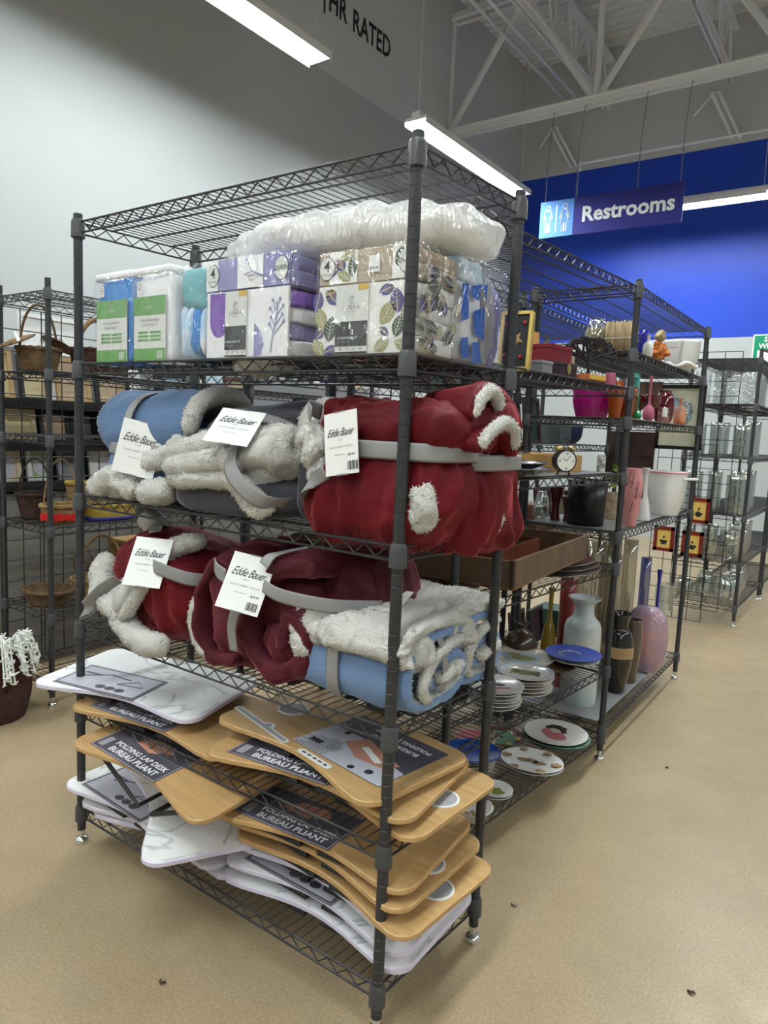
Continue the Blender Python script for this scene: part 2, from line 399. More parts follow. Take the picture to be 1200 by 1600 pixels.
# ================================================================ wire shelving
_shelf = {}
def shelf_parts(L, v):
    k = (round(L, 3), round(v[0], 3), round(v[1], 3))
    if k in _shelf: return _shelf[k]
    v = Vector((v[0], v[1], 0)); u = Vector((1, 0, 0)); b = MB(); D = v.length
    for (p, q, n) in ((Vector((0, 0, 0)), u*L, int(L/.058)), (v, u*L, int(L/.058)), (Vector((0, 0, 0)), v, int(D/.058)), (u*L, v, int(D/.058))):
        d = q.normalized(); a0 = p+d*.017; a1 = p+q-d*.017; z3 = Vector((0, 0, -.03))
        b.tube([a0, a1], .0032, M_WIRE, 6); b.tube([a0+z3, a1+z3], .0032, M_WIRE, 6)
        a0 = a0+d*.012; a1 = a1-d*.012; pts = []
        for i in range(2*n+1):
            pts.append(a0+(a1-a0)*(i/(2*n))+Vector((0, 0, -.0035 if i % 2 == 0 else -.027)))
        b.tube(pts, .0021, M_WIRE, 5)
    n = int(L/.0255)
    for i in range(1, n):
        x = L*i/n; b.tube([u*x+Vector((0, 0, .002)), u*x+v+Vector((0, 0, .002))], .0014, M_WIRE, 4)
    for s in (.25, .5, .75): b.tube([v*s+u*.004+Vector((0, 0, -.003)), v*s+u*(L-.004)+Vector((0, 0, -.003))], .0028, M_WIRE, 6)
    me = b.build('shelf').data
    c = MB().lathe([(.0165, -.043), (.0195, -.043), (.0185, 0), (.0168, .004), (.0150, .008), (.0132, .008)], M_COLLAR, 16)
    cm = c.build('collar', smooth=True, ang=40).data
    for ob in [x for x in COL.objects if x.data in (me, cm)]: bpy.data.objects.remove(ob)
    _shelf[k] = (me, cm); return _shelf[k]
_post = {}
def post_mesh(H, grooves=True):
    k = (H, grooves)
    if k in _post: return _post[k]
    pr = [(.0127, .045)]; z = .06
    while z < H-.02 and grooves:
        pr += [(.0127, z-.001), (.0119, z-.0002), (.0119, z+.0008), (.0127, z+.0015)]; z += .0254
    pr += [(.0127, H-.002), (.0115, H), (.0115, H)]
    o = MB().lathe(pr, M_POST, 20).build('post', smooth=True, ang=22); me = o.data; bpy.data.objects.remove(o)
    o = MB().lathe([(.001, 0), (.021, 0), (.022, .01), (.018, .018), (.009, .022), (.009, .035), (.012, .037), (.0125, .047), (.001, .047)], M_CHROME, 18).build('leveling_foot', smooth=True, ang=50)
    fm = o.data; bpy.data.objects.remove(o); _post[k] = (me, fm); return _post[k]
def inst(name, me, parent, loc):
    o = bpy.data.objects.new(name, me); COL.objects.link(o); o.parent = parent; o.location = loc; return o
def wire_rack(label, o, rz, L, v, zs, H, skip_posts=(), grooves=True, name='wire_rack', group=None):
    t = thing(name, label, 'shelving rack', (o[0], o[1], 0), rz, group)
    cs = [(0, 0), (L, 0), (v[0], v[1]), (L+v[0], v[1])]; pm, fm = post_mesh(H, grooves); sm, cm = shelf_parts(L, v)
    for i, (x, y) in enumerate(cs):
        if i in skip_posts: continue
        p = inst('post', pm, t, (x, y, 0)); inst('leveling_foot', fm, p, (0, 0, 0))
    for z in zs:
        s = inst('shelf', sm, t, (0, 0, z))
        for i, (x, y) in enumerate(cs):
            inst('collar', cm, s, (x, y, 0))
    return t
MAINZ = (1.893, 1.495, 1.107, .715, .447, .118)
S2, S3, S4, S5, S6 = MAINZ[1:]
wire_rack('nearest tall dark wire rack filled with blankets and lap desks', (-1.16, 0), 0, 1.16, (.027, .401), MAINZ, 1.916)
B1Z = (1.935, 1.545, 1.205, .835, .405, .118)
a1 = math.atan2(1.146, .097)
wire_rack('dark wire rack behind the nearest one, holding plates, a drawer and an alarm clock', (-.166, .535), a1, 1.15, (0, .43), B1Z, 1.965)
B2Z = (1.945, 1.692, 1.427, .965, .148)
a2 = math.atan2(1.304, -.010)
wire_rack('farther dark wire rack with vases and a white pot, beside the concrete aisle', (-.069, 1.681), a2, 1.304, (0, .43), B2Z, 1.965, skip_posts=(0,))
# back to back row behind
wire_rack('dark wire rack standing back to back behind the plate rack', (-.66, .56), a1, 1.15, (0, .43), (1.93, 1.52, 1.21, .84, .42, .12), 1.96, grooves=False)
wire_rack('dark wire rack standing back to back behind the vase rack', (-.57, 1.72), a2, 1.304, (0, .43), (1.93, 1.3, .8, .15), 1.96, grooves=False, skip_posts=(0,))
# left rack with the baskets
LZ = (1.875, 1.53, 1.24, .832, .432, .115)
wire_rack('dark wire rack of wicker baskets at the left edge', (-2.235, .51), PI/2, 1.16, (0, .415), LZ, 1.925)
wire_rack('dark wire rack standing next in line behind the basket rack', (-2.235, 1.72), PI/2, 1.16, (0, .415), LZ, 1.925, grooves=False)
# right far rack of glassware
RZ_ = (1.955, 1.63, 1.245, .82, .47, .15)
wire_rack('far dark wire rack of clear glass vases at the right edge', (-.03, 4.50), PI/2, 1.16, (0, .45), RZ_, 2.02, grooves=False)
wire_rack('farthest dark wire rack of clear glass at the right edge, next along the aisle', (-.02, 5.70), PI/2, 1.16, (0, .45), RZ_, 2.02, grooves=False)
def grid_panel(label, p0, p1, z0, z1, pitch=.1016, r=.0028):
    p0, p1 = Vector((p0[0], p0[1], 0)), Vector((p1[0], p1[1], 0)); d = p1-p0; L = d.length; n = int(round(L/pitch)); b = MB()
    for i in range(n+1): q = d*(i/n); b.tube([q, q+Vector((0, 0, z1-z0))], r, M_BLACK, 5)
    k = int((z1-z0)/pitch)
    for i in range(k+1): z = (z1-z0)*i/k; b.tube([(0, 0, z), d+Vector((0, 0, z))], r, M_BLACK, 5)
    o = b.build('grid_panel'); o.location = (p0.x, p0.y, z0); return tag(o, label, 'wire grid')
grid_panel('black wire grid fixed to the back of the basket rack', (-2.69, .52), (-2.69, 1.67), .1, 1.84)
grid_panel('black wire grid hung on the end of the far glassware rack', (-.49, 4.46), (-.14, 4.46), .1, 2.0)
grid_panel('black wire grid between the back-to-back racks of plates', (-.64, .62), (-.55, 1.66), .45, 1.9)
# ================================================================ bedding packs on the second shelf
M_FILM = film_mat('clear_film', gloss=.13, scale=22, dist=.02)
M_SHEET = mat('sheet_white', (.80, .80, .83), .8, bump='noise', bscale=14, bdist=.006)
M_LILAC = mat('sheet_lilac', (.27, .26, .50), .8, bump='noise', bscale=14, bdist=.006)
M_PURP = mat('print_purple', (.20, .09, .42), .8)
M_BLU = mat('pillowcase_blue', (.05, .24, .62), .7, bump='noise', bscale=18, bdist=.008, stretch=(3, 3, .6))
M_AQUA = mat('aqua_cloth', (.16, .42, .46), .7, bump='noise', bscale=18, bdist=.01)
M_SKYC = mat('sky_cloth', (.32, .56, .80), .7, var=(.80, .84, .88), vscale=18, bump='noise', bscale=18, bdist=.012)
M_GREEN = mat('card_green', (.14, .34, .10), .5)
M_CARD = mat('card_offwhite', (.66, .67, .65), .5)
M_DARKC = mat('card_charcoal', (.03, .032, .035), .5)
M_OCHRE = mat('card_ochre', (.62, .40, .05), .5)
M_BEIGE = mat('sheet_beige', (.45, .37, .28), .8, bump='noise', bscale=10, bdist=.004, stretch=(1, 1, 8))
M_LNAVY = mat('leaf_navy', (.05, .055, .28), .7); M_LOLIVE = mat('leaf_olive', (.36, .34, .15), .7); M_LDARK = mat('leaf_dark_green', (.06, .085, .05), .7)
M_PRINTW = mat('leaf_sheet_white', (.78, .78, .76), .8, bump='noise', bscale=16, bdist=.006)
M_ROYAL = mat('pattern_royal_blue', (.02, .12, .52), .7); M_GREYC = mat('grey_cloth', (.30, .29, .33), .8, bump='noise', bscale=30, bdist=.004)
M_PIPE = mat('clear_piping', (.75, .75, .75), .2, trans=.3)

def leaf(b, M, L, w, m, vein=True):
    n = 8; pts = [(L*(i/n-.5), w*math.sin(PI*i/n)**.8, 0) for i in range(n+1)]+[(L*(.5-i/n), -w*math.sin(PI*i/n)**.8, 0) for i in range(1, n)]
    b.poly(pts, m, M)
    if vein:
        for i in range(1, 7):
            x = L*(i/7-.5); yy = w*.75*math.sin(PI*i/7)
            for s in (-1, 1): b.poly([(x, 0, .0004), (x+.0012, 0, .0004), (x+L*.12+.0012, s*yy, .0004), (x+L*.12, s*yy, .0004)], M_OCHRE if m is M_LNAVY else M_CARD, M)
        b.poly([(-L*.5, -.0008, .0005), (L*.45, -.0006, .0005), (L*.45, .0006, .0005), (-L*.5, .0008, .0005)], M_CARD, M)
def film_box(t, c, d, puff=.006):
    b = MB().blob(c, (d[0]/2+puff, d[1]/2+puff, d[2]/2+puff*.5), M_FILM, e=.12, nu=48, nv=28, amp=.004, fs=25)
    return b.build('plastic_bag', t, smooth=True)
def logo(b, F, x, y, s, m):
    """small ring with a leaf over the word"""
    b.tube([(x+.26*s*math.cos(a), y+.55*s+.3*s*math.sin(a), .001) for a in [PI*.15+k*PI*1.7/10 for k in range(11)]], .02*s, m, 4, False, F)
    b.tube([(x-.05*s, y+.5*s, .001), (x, y+.85*s, .001)], .02*s, m, 4, False, F)
    b.text('LEBRA', .45*s, m, F@T(x, y-.02*s, .001), 0, 0, 1.25); b.text('HOME', .16*s, m, F@T(x, y-.33*s, .001), 0, 0, 1.3)

# pillowcase packs: (x0, x1, cloth, label)
def pillow_pack(x0, x1, cloth, label, H=.232, D=.10, lean=0):
    t = thing('pillowcase_pack', label, 'bedding pack', (x0, .012, S2+.004)); w = x1-x0; b = MB()
    b.blob((w/2, D/2, H/2-.005), (w/2, D/2, H/2), cloth, e=.25, nu=40, nv=26, amp=.008, fs=14)
    b.build('folded_pillowcase', t, smooth=True)
    F = fr((w*.46, -.006, H*.36), (1, 0, 0), (0, 0, 1)); b = MB(); cw, ch = w*.43, H*.36
    b.box((0, 0, -.001), (cw*2, ch*2, .002), M_CARD, F)
    b.rect(-cw, ch*.42, cw, ch, M_GREEN, F, .0006); b.rect(-cw, -ch, cw, -ch*.62, M_GREEN, F, .0006)
    logo(b, F, 0, ch*.66, .021, M_CARD)
    b.text('Luxury Bamboo', .0125, M_GREYINK, F@T(0, ch*.27, .001), 0, .35); b.text('PILLOWCASE SET', .0085, M_GREYINK, F@T(0, ch*.11, .001))
    for i in range(3):
        for s in (-1, 1): b.rect(s*.026-.023, ch*(-.12-.12*i)-.003, s*.026+.023, ch*(-.12-.12*i)+.003, M_GREEN, F, .0006)
    for i in range(9): b.rect(cw*.5+i*.0028, -ch*.94, cw*.5+i*.0028+.0012+(i % 2)*.0008, -ch*.7, M_CARD if 1 else M_INK, F, .001)
    b.build('label_card', t)
    b = MB(); F = fr((w*.2, -.008, H*.83), (1, 0, 0), (0, 0, 1)); b.rect(-.011, -.014, .011, .014, M_PAPER, F)
    for i in range(5): b.rect(-.008, -.008+.004*i, .008, -.0065+.004*i, M_GREYINK, F, .0004)
    b.build('price_sticker', t)
    b = MB().tube([(.002, -.004, H), (w-.002, -.004, H+.002), (w-.002, D, H+.004), (.002, D, H+.002)],   .003, M_SHEET, 6, True, flat=3.2, upv=(0, 0, 1)); b.build('zip_edge', t, smooth=True)
    film_box(t, (w/2, D/2, H/2), (w, D+.006, H)); return t
pillow_pack(-1.083, -.918, M_BLU, 'bright blue pillowcase pack with green card, leftmost on the bedding shelf')
pillow_pack(-.908, -.752, M_SHEET, 'white pillowcase pack with green card, between the blue and the aqua packs')
t = thing('aqua_bedding_pack', 'slim aqua and sky blue bedding pack seen edge on, left of the purple sheet set', 'bedding pack', (-.745, .015, S2+.004))
b = MB(); b.blob((.057, .16, .18), (.055, .15, .06), M_AQUA, e=.4, amp=.016, fs=18); b.build('folded_sheet', t, smooth=True)
b = MB()
for i in range(4): b.blob((.016+.026*i, .16, .075), (.016, .15, .078), (M_SKYC, M_SKYC, M_BLU, M_SKYC)[i], e=.5, nu=24, amp=.01, fs=22, seed=i)
b.build('pillowcase', t, smooth=True)
film_box(t, (.057, .16, .12), (.118, .31, .243), .004)

def flower_pattern(b, F):
    pass
def sheet_set(x0, x1, label, kind, D=.30, H=.24, zs=1):
    t = thing('sheet_set', label, 'bedding pack', (x0, .014, S2+.004)); t.scale = (1, 1, zs); w = x1-x0
    body = M_SHEET if kind == 'lilac' else M_PRINTW; topm = M_LILAC if kind == 'lilac' else M_BEIGE
    # folded flat sheet on top, fitted sheet and cases below
    b = MB()
    for i in range(2): b.blob((w/2, D/2, .178+.033*i), (w/2, D/2, .021), topm if kind == 'lilac' else (M_PRINTW, M_LOLIVE)[i] if 0 else topm, e=.22, nu=40, nv=14, amp=.006, fs=20, seed=i)
    F = fr((w/2, -.004, .198), (1, 0, 0), (0, 0, 1))
    b.box((0, 0, -.003), (w-.012, .072, .006), topm, F)
    if kind == 'lilac':
        b.rect(-.03, -.036, .055, .036, M_SHEET, F, .001)
        for p, q in (((.0, .03), (.02, .0)), ((.02, .0), (.055, -.012)), ((.02, 0), (-.005, -.005))): b.tube([(p[0], p[1], .002), (q[0], q[1], .002)], .0022, M_LILAC, 4, M=F)
        b.rect(-.14, -.036, -.098, .036, M_SHEET, F, .001)
    else:
        b.rect(-.095, -.036, -.02, .036, M_PRINTW, F, .001); b.rect(.07, -.036, .1, .036, M_PRINTW, F, .001)
        for x, y, a, m_, L_ in ((-.08, .0, 1.2, M_LNAVY, .045), (-.045, .025, .3, M_LOLIVE, .045), (-.055, -.02, 2.6, M_LOLIVE, .045), (-.032, .0, 1.5, M_LDARK, .05), (.088, .01, 1.3, M_LDARK, .045), (-.062, .004, 2, M_LNAVY, .028)):
            leaf(b, F@T(x, y, .0015)@RZ(a), L_, .012, m_)
    def badge(x, s1, s2):
        b.disc(.027, M_INK, F@T(x, 0, .0022), .8, 28); b.disc(.0255, M_CARD, F@T(x, 0, .0027), .8, 28)
        b.text(s1, .034 if len(s1) == 1 else .0135, M_INK, F@T(x, .004 if s2 else 0, .0033), .01)
        if s2: b.text(s2, .0052, M_INK, F@T(x, -.0145, .0033))
    badge(-w/2+.028, '4', 'PILLOWCASES'); badge(w/2-.028 if kind == 'lilac' else w/2-.022, 'QUEEN', '')
    b.rect(.004 if kind == 'lilac' else .012, -.018, .03 if kind == 'lilac' else .04, .018, M_PAPER, F, .003)
    b.text('$29.99', .008, M_INK, F@T(.017 if kind == 'lilac' else .026, -.01, .0036), .01)
    b.build('folded_flat_sheet', t, smooth=True, ang=40)
    b = MB()
    for i in range(4): b.blob((w/2+.003, D/2, .022+.038*i), (w/2-.004, D/2, .023), (body, M_LILAC, body, M_PURP)[i] if kind == 'lilac' else (body, M_LOLIVE if 0 else body, M_LILAC if 0 else body, body)[i], e=.3, nu=40, nv=14, amp=.007, fs=18, seed=i+4)
    F = fr((w/2, -.004, .08), (1, 0, 0), (0, 0, 1)); b.box((0, 0, -.003), (w-.012, .155, .006), body, F)
    if kind == 'lilac':
        n = 14; b.poly([(-.125+.032*(1-math.cos(PI*i/n))+0, .01-.04*math.sin(PI*i/n)-.0, .001) for i in range(n+1)]+[(-.061, .075, .001), (-.125, .075, .001)], M_PURP, F)
        b.poly([(.03, -.077, .001), (.052, -.074, .001), (.062, -.05, .001), (.05, -.02, .001), (.03, .0, .001)], M_LILAC, F)
        st = [(.085, -.07), (.09, -.03), (.1, .0), (.105, .03), (.1, .045)]; b.tube([(x, y, .001) for x, y in st], .0013, M_LILAC, 4, M=F)
        for x, y in ((.085, .01), (.12, .015), (.082, .03), (.122, .035), (.112, .05), (.09, .048), (.08, -.005), (.125, 0)):
            b.tube([(.098, y-.025, .001), (x, y, .001)], .001, M_LILAC, 4, M=F); b.disc(.0042, M_LILAC, F@T(x, y, .0018), 1, 10)
    else:
        rr = random.Random(4)
        spots = [(-.125, .045, 1.3, M_LNAVY, .05), (-.115, .005, 1.9, M_LOLIVE, .055), (-.115, -.03, .8, M_LNAVY, .03), (-.088, -.02, 1.4, M_LDARK, .06), (-.12, -.062, 2.2, M_LOLIVE, .05), (-.085, -.068, .3, M_LNAVY, .04), (-.085, .052, 2.4, M_LNAVY, .05), (-.09, .062, .2, M_LNAVY, .03),
                 (.058, .06, .3, M_LNAVY, .04), (.062, .01, 1.0, M_LOLIVE, .06), (.055, -.03, 2.4, M_LNAVY, .03), (.085, .035, 1.7, M_LNAVY, .055), (.05, -.06, .6, M_LOLIVE, .045), (.09, -.02, 1.3, M_LDARK, .05), (.1, -.06, 2.8, M_LOLIVE, .04), (.108, .01, 1.2, M_LOLIVE, .04)]
        for x, y, a, m_, L_ in spots: leaf(b, F@T(x, y, .001)@RZ(a), L_, L_*.3, m_)
        # right side shows the same print
        G = fr((w+.003, D/2, .1), (0, 1, 0), (0, 0, 1))
        for i in range(26): leaf(b, G@T(rr.uniform(-D/2+.02, D/2-.02), rr.uniform(-.085, .09), .003)@RZ(rr.uniform(0, 3)), rr.uniform(.03, .055), .012, rr.choice((M_LNAVY, M_LOLIVE, M_LDARK, M_LOLIVE)))
    b.build('folded_sheets', t, smooth=True, ang=40)
    b = MB(); cx = -.03 if kind == 'lilac' else -.028; G = F@T(cx, 0, .003); cw = .037 if kind == 'lilac' else .043
    b.box((0, 0, 0), (2*cw, .152, .0025), M_CARD, G); G = G@T(0, 0, .0015)
    b.rect(-cw, -.061, cw, -.005, M_DARKC, G, .0004); b.rect(-cw, -.076, cw, -.0735, M_DARKC, G, .0004); b.rect(cw-.027, .064, cw, .076, M_OCHRE, G, .0004)
    logo(b, G, 0, .026, .03, M_GREYINK)
    b.text('6 PIECE SHEET SET', .0066, M_CARD, G@T(-.008, -.042, .0008), .01); b.rect(-.034, -.0515, -.008, -.0505, M_GREYINK, G, .0008)
    for i in range(4): b.tube([(-.027+.018*i+.003*math.cos(a), -.067+.003*math.sin(a), .0005) for a in (0, 1.57, 3.14, 4.71)], .0005, M_GREYINK, 3, True, G)
    b.build('label_card', t)
    film_box(t, (w/2, D/2, H/2), (w+.01, D+.014, H), .003); return t
sheet_set(-.617, -.332, 'purple and white sheet set marked QUEEN, in a clear bag', 'lilac')
sheet_set(-.252, .005, 'leaf print sheet set with tan top in a clear bag, at the shelf corner', 'leaf', D=.17, zs=.92)
# packs facing the side aisle
t = thing('blue_patterned_bedding_pack', 'royal blue and white patterned bedding pack facing the side, beside the leaf print set', 'bedding pack', (-.002, .19, S2+.004))
b = MB(); F = fr((0, 0, 0), (0, 1, 0), (0, 0, 1))
b.blob((-.12, .065, .10), (.115, .062, .1), M_SHEET, e=.3, amp=.01, fs=20); b.blob((-.12, .065, .205), (.115, .06, .03), M_SKYC, e=.3, amp=.01, fs=20)
b.build('folded_sheets', t, smooth=True)
b = MB(); F = fr((.003, .065, .1), (0, 1, 0), (0, 0, 1))
for p in (((-.058, .07), (-.03, .075), (-.02, .0), (-.055, -.01)), ((-.02, .07), (.03, .085), (.02, .045), (-.01, .05)), ((.0, .02), (.05, .035), (.055, -.04), (.01, -.03)), ((-.05, -.045), (-.02, -.04), (-.01, -.085), (-.045, -.09)), ((.0, -.05), (.03, -.045), (.05, -.09), (.0, -.095)), ((.035, .08), (.058, .09), (.056, .05))):
    b.poly([(x, y, .001) for x, y in p], M_ROYAL, F)
b.build('printed_front', t); film_box(t, (-.12, .065, .12), (.245, .132, .245), .003)
t = thing('lilac_grey_bedding_pack', 'slim grey and lilac bedding pack facing the side, farthest on the bedding shelf', 'bedding pack', (-.004, .325, S2+.004))
b = MB(); b.blob((-.12, .03, .11), (.115, .03, .112), M_GREYC, e=.35, amp=.01, fs=20); b.blob((-.12, .07, .1), (.113, .026, .108), M_LILAC, e=.4, amp=.01, fs=24)
b.build('folded_sheets', t, smooth=True); film_box(t, (-.12, .05, .118), (.24, .105, .24), .003)
# big puffy pack lying on top
t = thing('puffy_comforter_pack', 'large puffy white comforter in crinkled clear plastic on top of the sheet sets', 'bedding pack', (-.325, .235, S2+.232))
def pf(p, nn, th, ph):
    return .02*noise.noise(Vector((p.x*9, p.y*9, p.z*20)))+.010*math.sin(p.x*55+3*noise.noise(p*6))*max(0, nn.z)
b = MB().blob((0, 0, .054), (.345, .165, .050), mat('comforter_white', (.86, .84, .80), .8, bump='noise', bscale=9, bdist=.02), e=.7, nu=90, nv=40, fn=pf); b.build('comforter', t, smooth=True)
def pf2(p, nn, th, ph):
    return .012*noise.noise(Vector((p.x*14, p.y*14, p.z*24)))+.010*math.sin(p.x*70+6*noise.noise(p*5))*(.3+max(0, nn.z))
b = MB().blob((0, 0, .056), (.375, .178, .061), film_mat('crinkled_film', gloss=.25, scale=35, dist=.03, rough=.15, milky=.34), e=.68, nu=150, nv=70, fn=pf2); b.build('plastic_bag', t, smooth=True)

# ================================================================ sherpa throws
M_SHERPA = mat('sherpa_cream', (.80, .78, .73), .95, bump='noise', bscale=260, bdist=.007, bdetail=4, sheen=.5)
M_FBLUE = mat('fleece_blue', (.10, .175, .32), .9, bump='noise', bscale=160, bdist=.0025, sheen=.5, sheentint=(.6, .75, 1))
M_FLBLUE = mat('fleece_light_blue', (.165, .27, .47), .9, bump='noise', bscale=160, bdist=.0025, sheen=.5, sheentint=(.6, .75, 1))
M_FRED = mat('velvet_red', (.080, .0025, .007), .6, var=(.135, .006, .011), vscale=5, bump='noise', bscale=40, bdist=.003, sheen=.4, sheentint=(1, .18, .2), spec=.2)
M_FWINE = mat('velvet_wine', (.048, .004, .009), .6, var=(.088, .010, .020), vscale=5, bump='noise', bscale=40, bdist=.003, sheen=.5, sheentint=(1, .3, .36), spec=.2)
M_FGREY = mat('plush_charcoal', (.045, .047, .058), .8, bump='noise', bscale=60, bdist=.002, sheen=.6, sheentint=(.6, .6, .7))
M_FNAVY = mat('plush_navy', (.008, .009, .016), .8, sheen=.3)
M_BAND = mat('grey_ribbon', (.27, .265, .27), .55)
def catmull(P, n=6, closed=False):
    P = [Vector(p) for p in P]; out = []; N_ = len(P)
    rng = range(N_ if closed else N_-1)
    for i in rng:
        p0 = P[(i-1) % N_] if closed or i > 0 else P[0]; p1 = P[i]; p2 = P[(i+1) % N_]; p3 = P[(i+2) % N_] if closed or i+2 < N_ else P[-1]
        for k in range(n):
            t = k/n; out.append(.5*((2*p1)+(-p0+p2)*t+(2*p0-5*p1+4*p2-p3)*t*t+(-p0+3*p1-3*p2+p3)*t**3))
    if not closed: out.append(P[-1])
    return out
def fluff(b, pts, r, m=None, flat=1.0, upv=None, seg=20, n=10, amp=.16, closed=False, taper=True):
    """plump fleecy rope along a path"""
    P = catmull(pts, n, closed); v = []; f = []; N_ = len(P); R0 = r
    o = len(b.v); tmp = MB()
    rr = []
    for i in range(N_):
        e = min(i, N_-1-i)/max(1, n*.6); k = math.sqrt(max(.04, 1-(1-min(1, e))**2)) if taper and not closed else 1
        rr.append(R0*k)
    tmp.tube(P, rr, m or M_SHERPA, seg, closed, flat=flat, upv=upv)
    ctr = [P[min(i//seg, N_-1)] for i in range(N_*seg)]
    nv = []
    for i, q in enumerate(tmp.v):
        q = Vector(q); c = ctr[i]; d = q-c; nv.append(tuple(q+d*(amp*noise.noise(q*38)+amp*.8*noise.noise(q*95))))
    return b.add(nv, tmp.f, m or M_SHERPA)
def ribbon(b, pts, wdir, W, th, mo, mi, me=None, seg=56, n=8, amp=.004, fs=20, endround=True):
    """thick folded cloth: path pts, extruded +-W/2 along wdir"""
    P = catmull(pts, n); wd = Vector(wdir).normalized(); N_ = len(P); v = []
    for i, p in enumerate(P):
        t = (P[min(i+1, N_-1)]-P[max(i-1, 0)]).normalized(); nn = t.cross(wd).normalized()
        e = min(i, N_-1-i)/max(1, n*.5); k = math.sqrt(max(.02, 1-(1-min(1, e))**2)) if endround else 1
        for j in range(seg):
            a = 2*PI*j/seg; ca, sa = math.cos(a), math.sin(a)
            x = math.copysign(abs(ca)**.35, ca)*W/2; y = math.copysign(abs(sa)**.6, sa)*th/2*k
            q = p+wd*x+nn*y; y2 = amp*noise.noise(q*fs)+amp*.4*noise.noise(q*fs*3); v.append(tuple(q+nn*y2+wd*y2))
    fo = []; fi = []; fe = []
    for i in range(N_-1):
        for j in range(seg):
            a = 2*PI*(j+.5)/seg; q = (i*seg+j, i*seg+(j+1) % seg, (i+1)*seg+(j+1) % seg, (i+1)*seg+j)
            (fe if abs(math.cos(a)) > .93 else fo if math.sin(a) > 0 else fi).append(q)
    o = len(b.v)
    b.add(v, fo, mo); base = o
    for fl, m_ in ((fi, mi), (fe, me or mi)):
        i_ = b.mi(m_); b.f += [tuple(x+base for x in q) for q in fl]; b.m += [i_]*len(fl)
    i_ = b.mi(me or mi); b.f += [tuple(base+k for k in range(seg))[::-1], tuple(base+(N_-1)*seg+k for k in range(seg))]; b.m += [i_, i_]
    return b
def band(b, c, xa, ya, a, h, width=.034, e=.7, r=.0014, a0=0, a1=2*PI, m=None):
    """strap around a bundle: superellipse loop in the plane of xa, ya"""
    c = Vector(c); xa = Vector(xa).normalized(); ya = Vector(ya).normalized(); n = xa.cross(ya); N_ = 48; P = []
    full = abs(a1-a0-2*PI) < 1e-6
    for i in range(N_+(0 if full else 1)):
        t = a0+(a1-a0)*i/N_; ct, st = math.cos(t), math.sin(t)
        P.append(c+xa*math.copysign(abs(ct)**e, ct)*a+ya*math.copysign(abs(st)**e, st)*h)
    b.tube(P, r, m or M_BAND, 8, full, flat=width/2/r, upv=n); return b
def hang_tag(t, c, xd, yd, w=.11, h=.14, barcode=False):
    F = fr(c, xd, yd); b = MB(); b.box((0, 0, 0), (w, h, .0015), M_PAPER, F); G = F@T(0, 0, .0014)
    for s in (-1, 1): b.box((0, s*(h/2+.0), .0), (.03, .003, .002), M_GREYINK, F)
    b.text('Eddie Bauer', w*.195, M_INK, G@T(-w*.02, h*.17)@Matrix.Diagonal((.95, 1.35, 1, 1)), .0, .6, .88)
    b.text('HOME', w*.05, M_GREYINK, G@T(-w*.02, h*.05)); b.text('PLUSH SHERPA THROW', w*.062, M_GREYINK, G@T(0, -h*.06), .0, 0, 1.05)
    b.rect(-w*.2, -h*.185, w*.1, -h*.178, M_GREYINK, G)
    if barcode:
        for i in range(9): b.rect(w*.18+i*.0032, -h*.44, w*.18+i*.0032+.0014+(i % 3)*.0005, -h*.3, M_INK, G)
        b.text('$29.99', w*.075, M_INK, G@T(w*.3, -h*.2), .01)
    return b.build('hang_tag', t)
def ring2(cy, cz, ry, rz, a0, a1, x, n=9, shrink=0):
    """arc in a y-z plane, degrees; 0 = towards -y (front), 90 = up"""
    out = []
    for i in range(n):
        f_ = i/(n-1); a = math.radians(a0+(a1-a0)*f_); k = 1-shrink*f_
        out.append((x, cy-ry*k*math.cos(a), cz+rz*k*math.sin(a)))
    return out

# -- blue throw, left end of the upper throw shelf
t = thing('rolled_throw', 'blue sherpa-lined throw rolled up, leftmost on the upper blanket shelf', 'throw blanket', (0, 0, 0)); M0 = Vector((-.93, .18, S3))
t.location = M0
def L(*p): return Vector(p)
b = MB()
ribbon(b, ring2(-.03, .215, .10, .085, -55, 235, .0, 11)[::-1], (1, 0, 0), .40, .045, M_FBLUE, M_SHERPA, M_SHERPA, amp=.008, fs=14)
b.blob((-.01, -.02, .215), (.17, .055, .045), M_FBLUE, e=.6, amp=.01)
b.blob((-.035, -.02, .085), (.165, .13, .066), M_FBLUE, e=.55, nu=60, nv=30, amp=.016, fs=16)
b.build('outer_cloth', t, smooth=True)
b = MB()
fluff(b, [(.205, -.13, .20), (.215, -.115, .27), (.215, -.05, .308), (.215, .03, .30), (.21, .08, .24), (.2, .06, .16), (.2, -.0, .13)], .024)
fluff(b, [(.19, -.12, .20), (.15, -.135, .15), (.10, -.14, .13), (.04, -.15, .11)], .030)
fluff(b, [(-.2, -.155, .022), (-.14, -.16, .04), (-.09, -.165, .065), (-.02, -.17, .055), (.03, -.165, .025)], .030, flat=1.1)
fluff(b, [(-.17, -.12, .03), (-.05, -.14, .045), (.04, -.13, .04)], .040)
fluff(b, [(.05, -.165, .035), (.12, -.16, .04), (.15, -.13, .05)], .036)
b.build('sherpa_lining', t, smooth=True)
b = MB(); band(b, (-.02, -.02, .15), (0, 1, 0), (0, 0, 1), .150, .165, .036); band(b, (-.0, -.02, .148), (1, 0, 0), (0, 1, 0), .205, .135, .034)
b.build('ribbon_band', t, smooth=True)
hang_tag(t, Vector((-.888, .010, 1.261))-M0, (.108, .052, -.022), (.008, .03, .151), .125, .15)

# -- navy throw behind
t = thing('navy_throw', 'very dark navy throw half hidden behind the charcoal throw', 'throw blanket', (-.55, .30, S3))
b = MB().blob((0, 0, .15), (.16, .09, .15), M_FNAVY, e=.6, amp=.02, fs=10); b.build('folded_cloth', t, smooth=True)

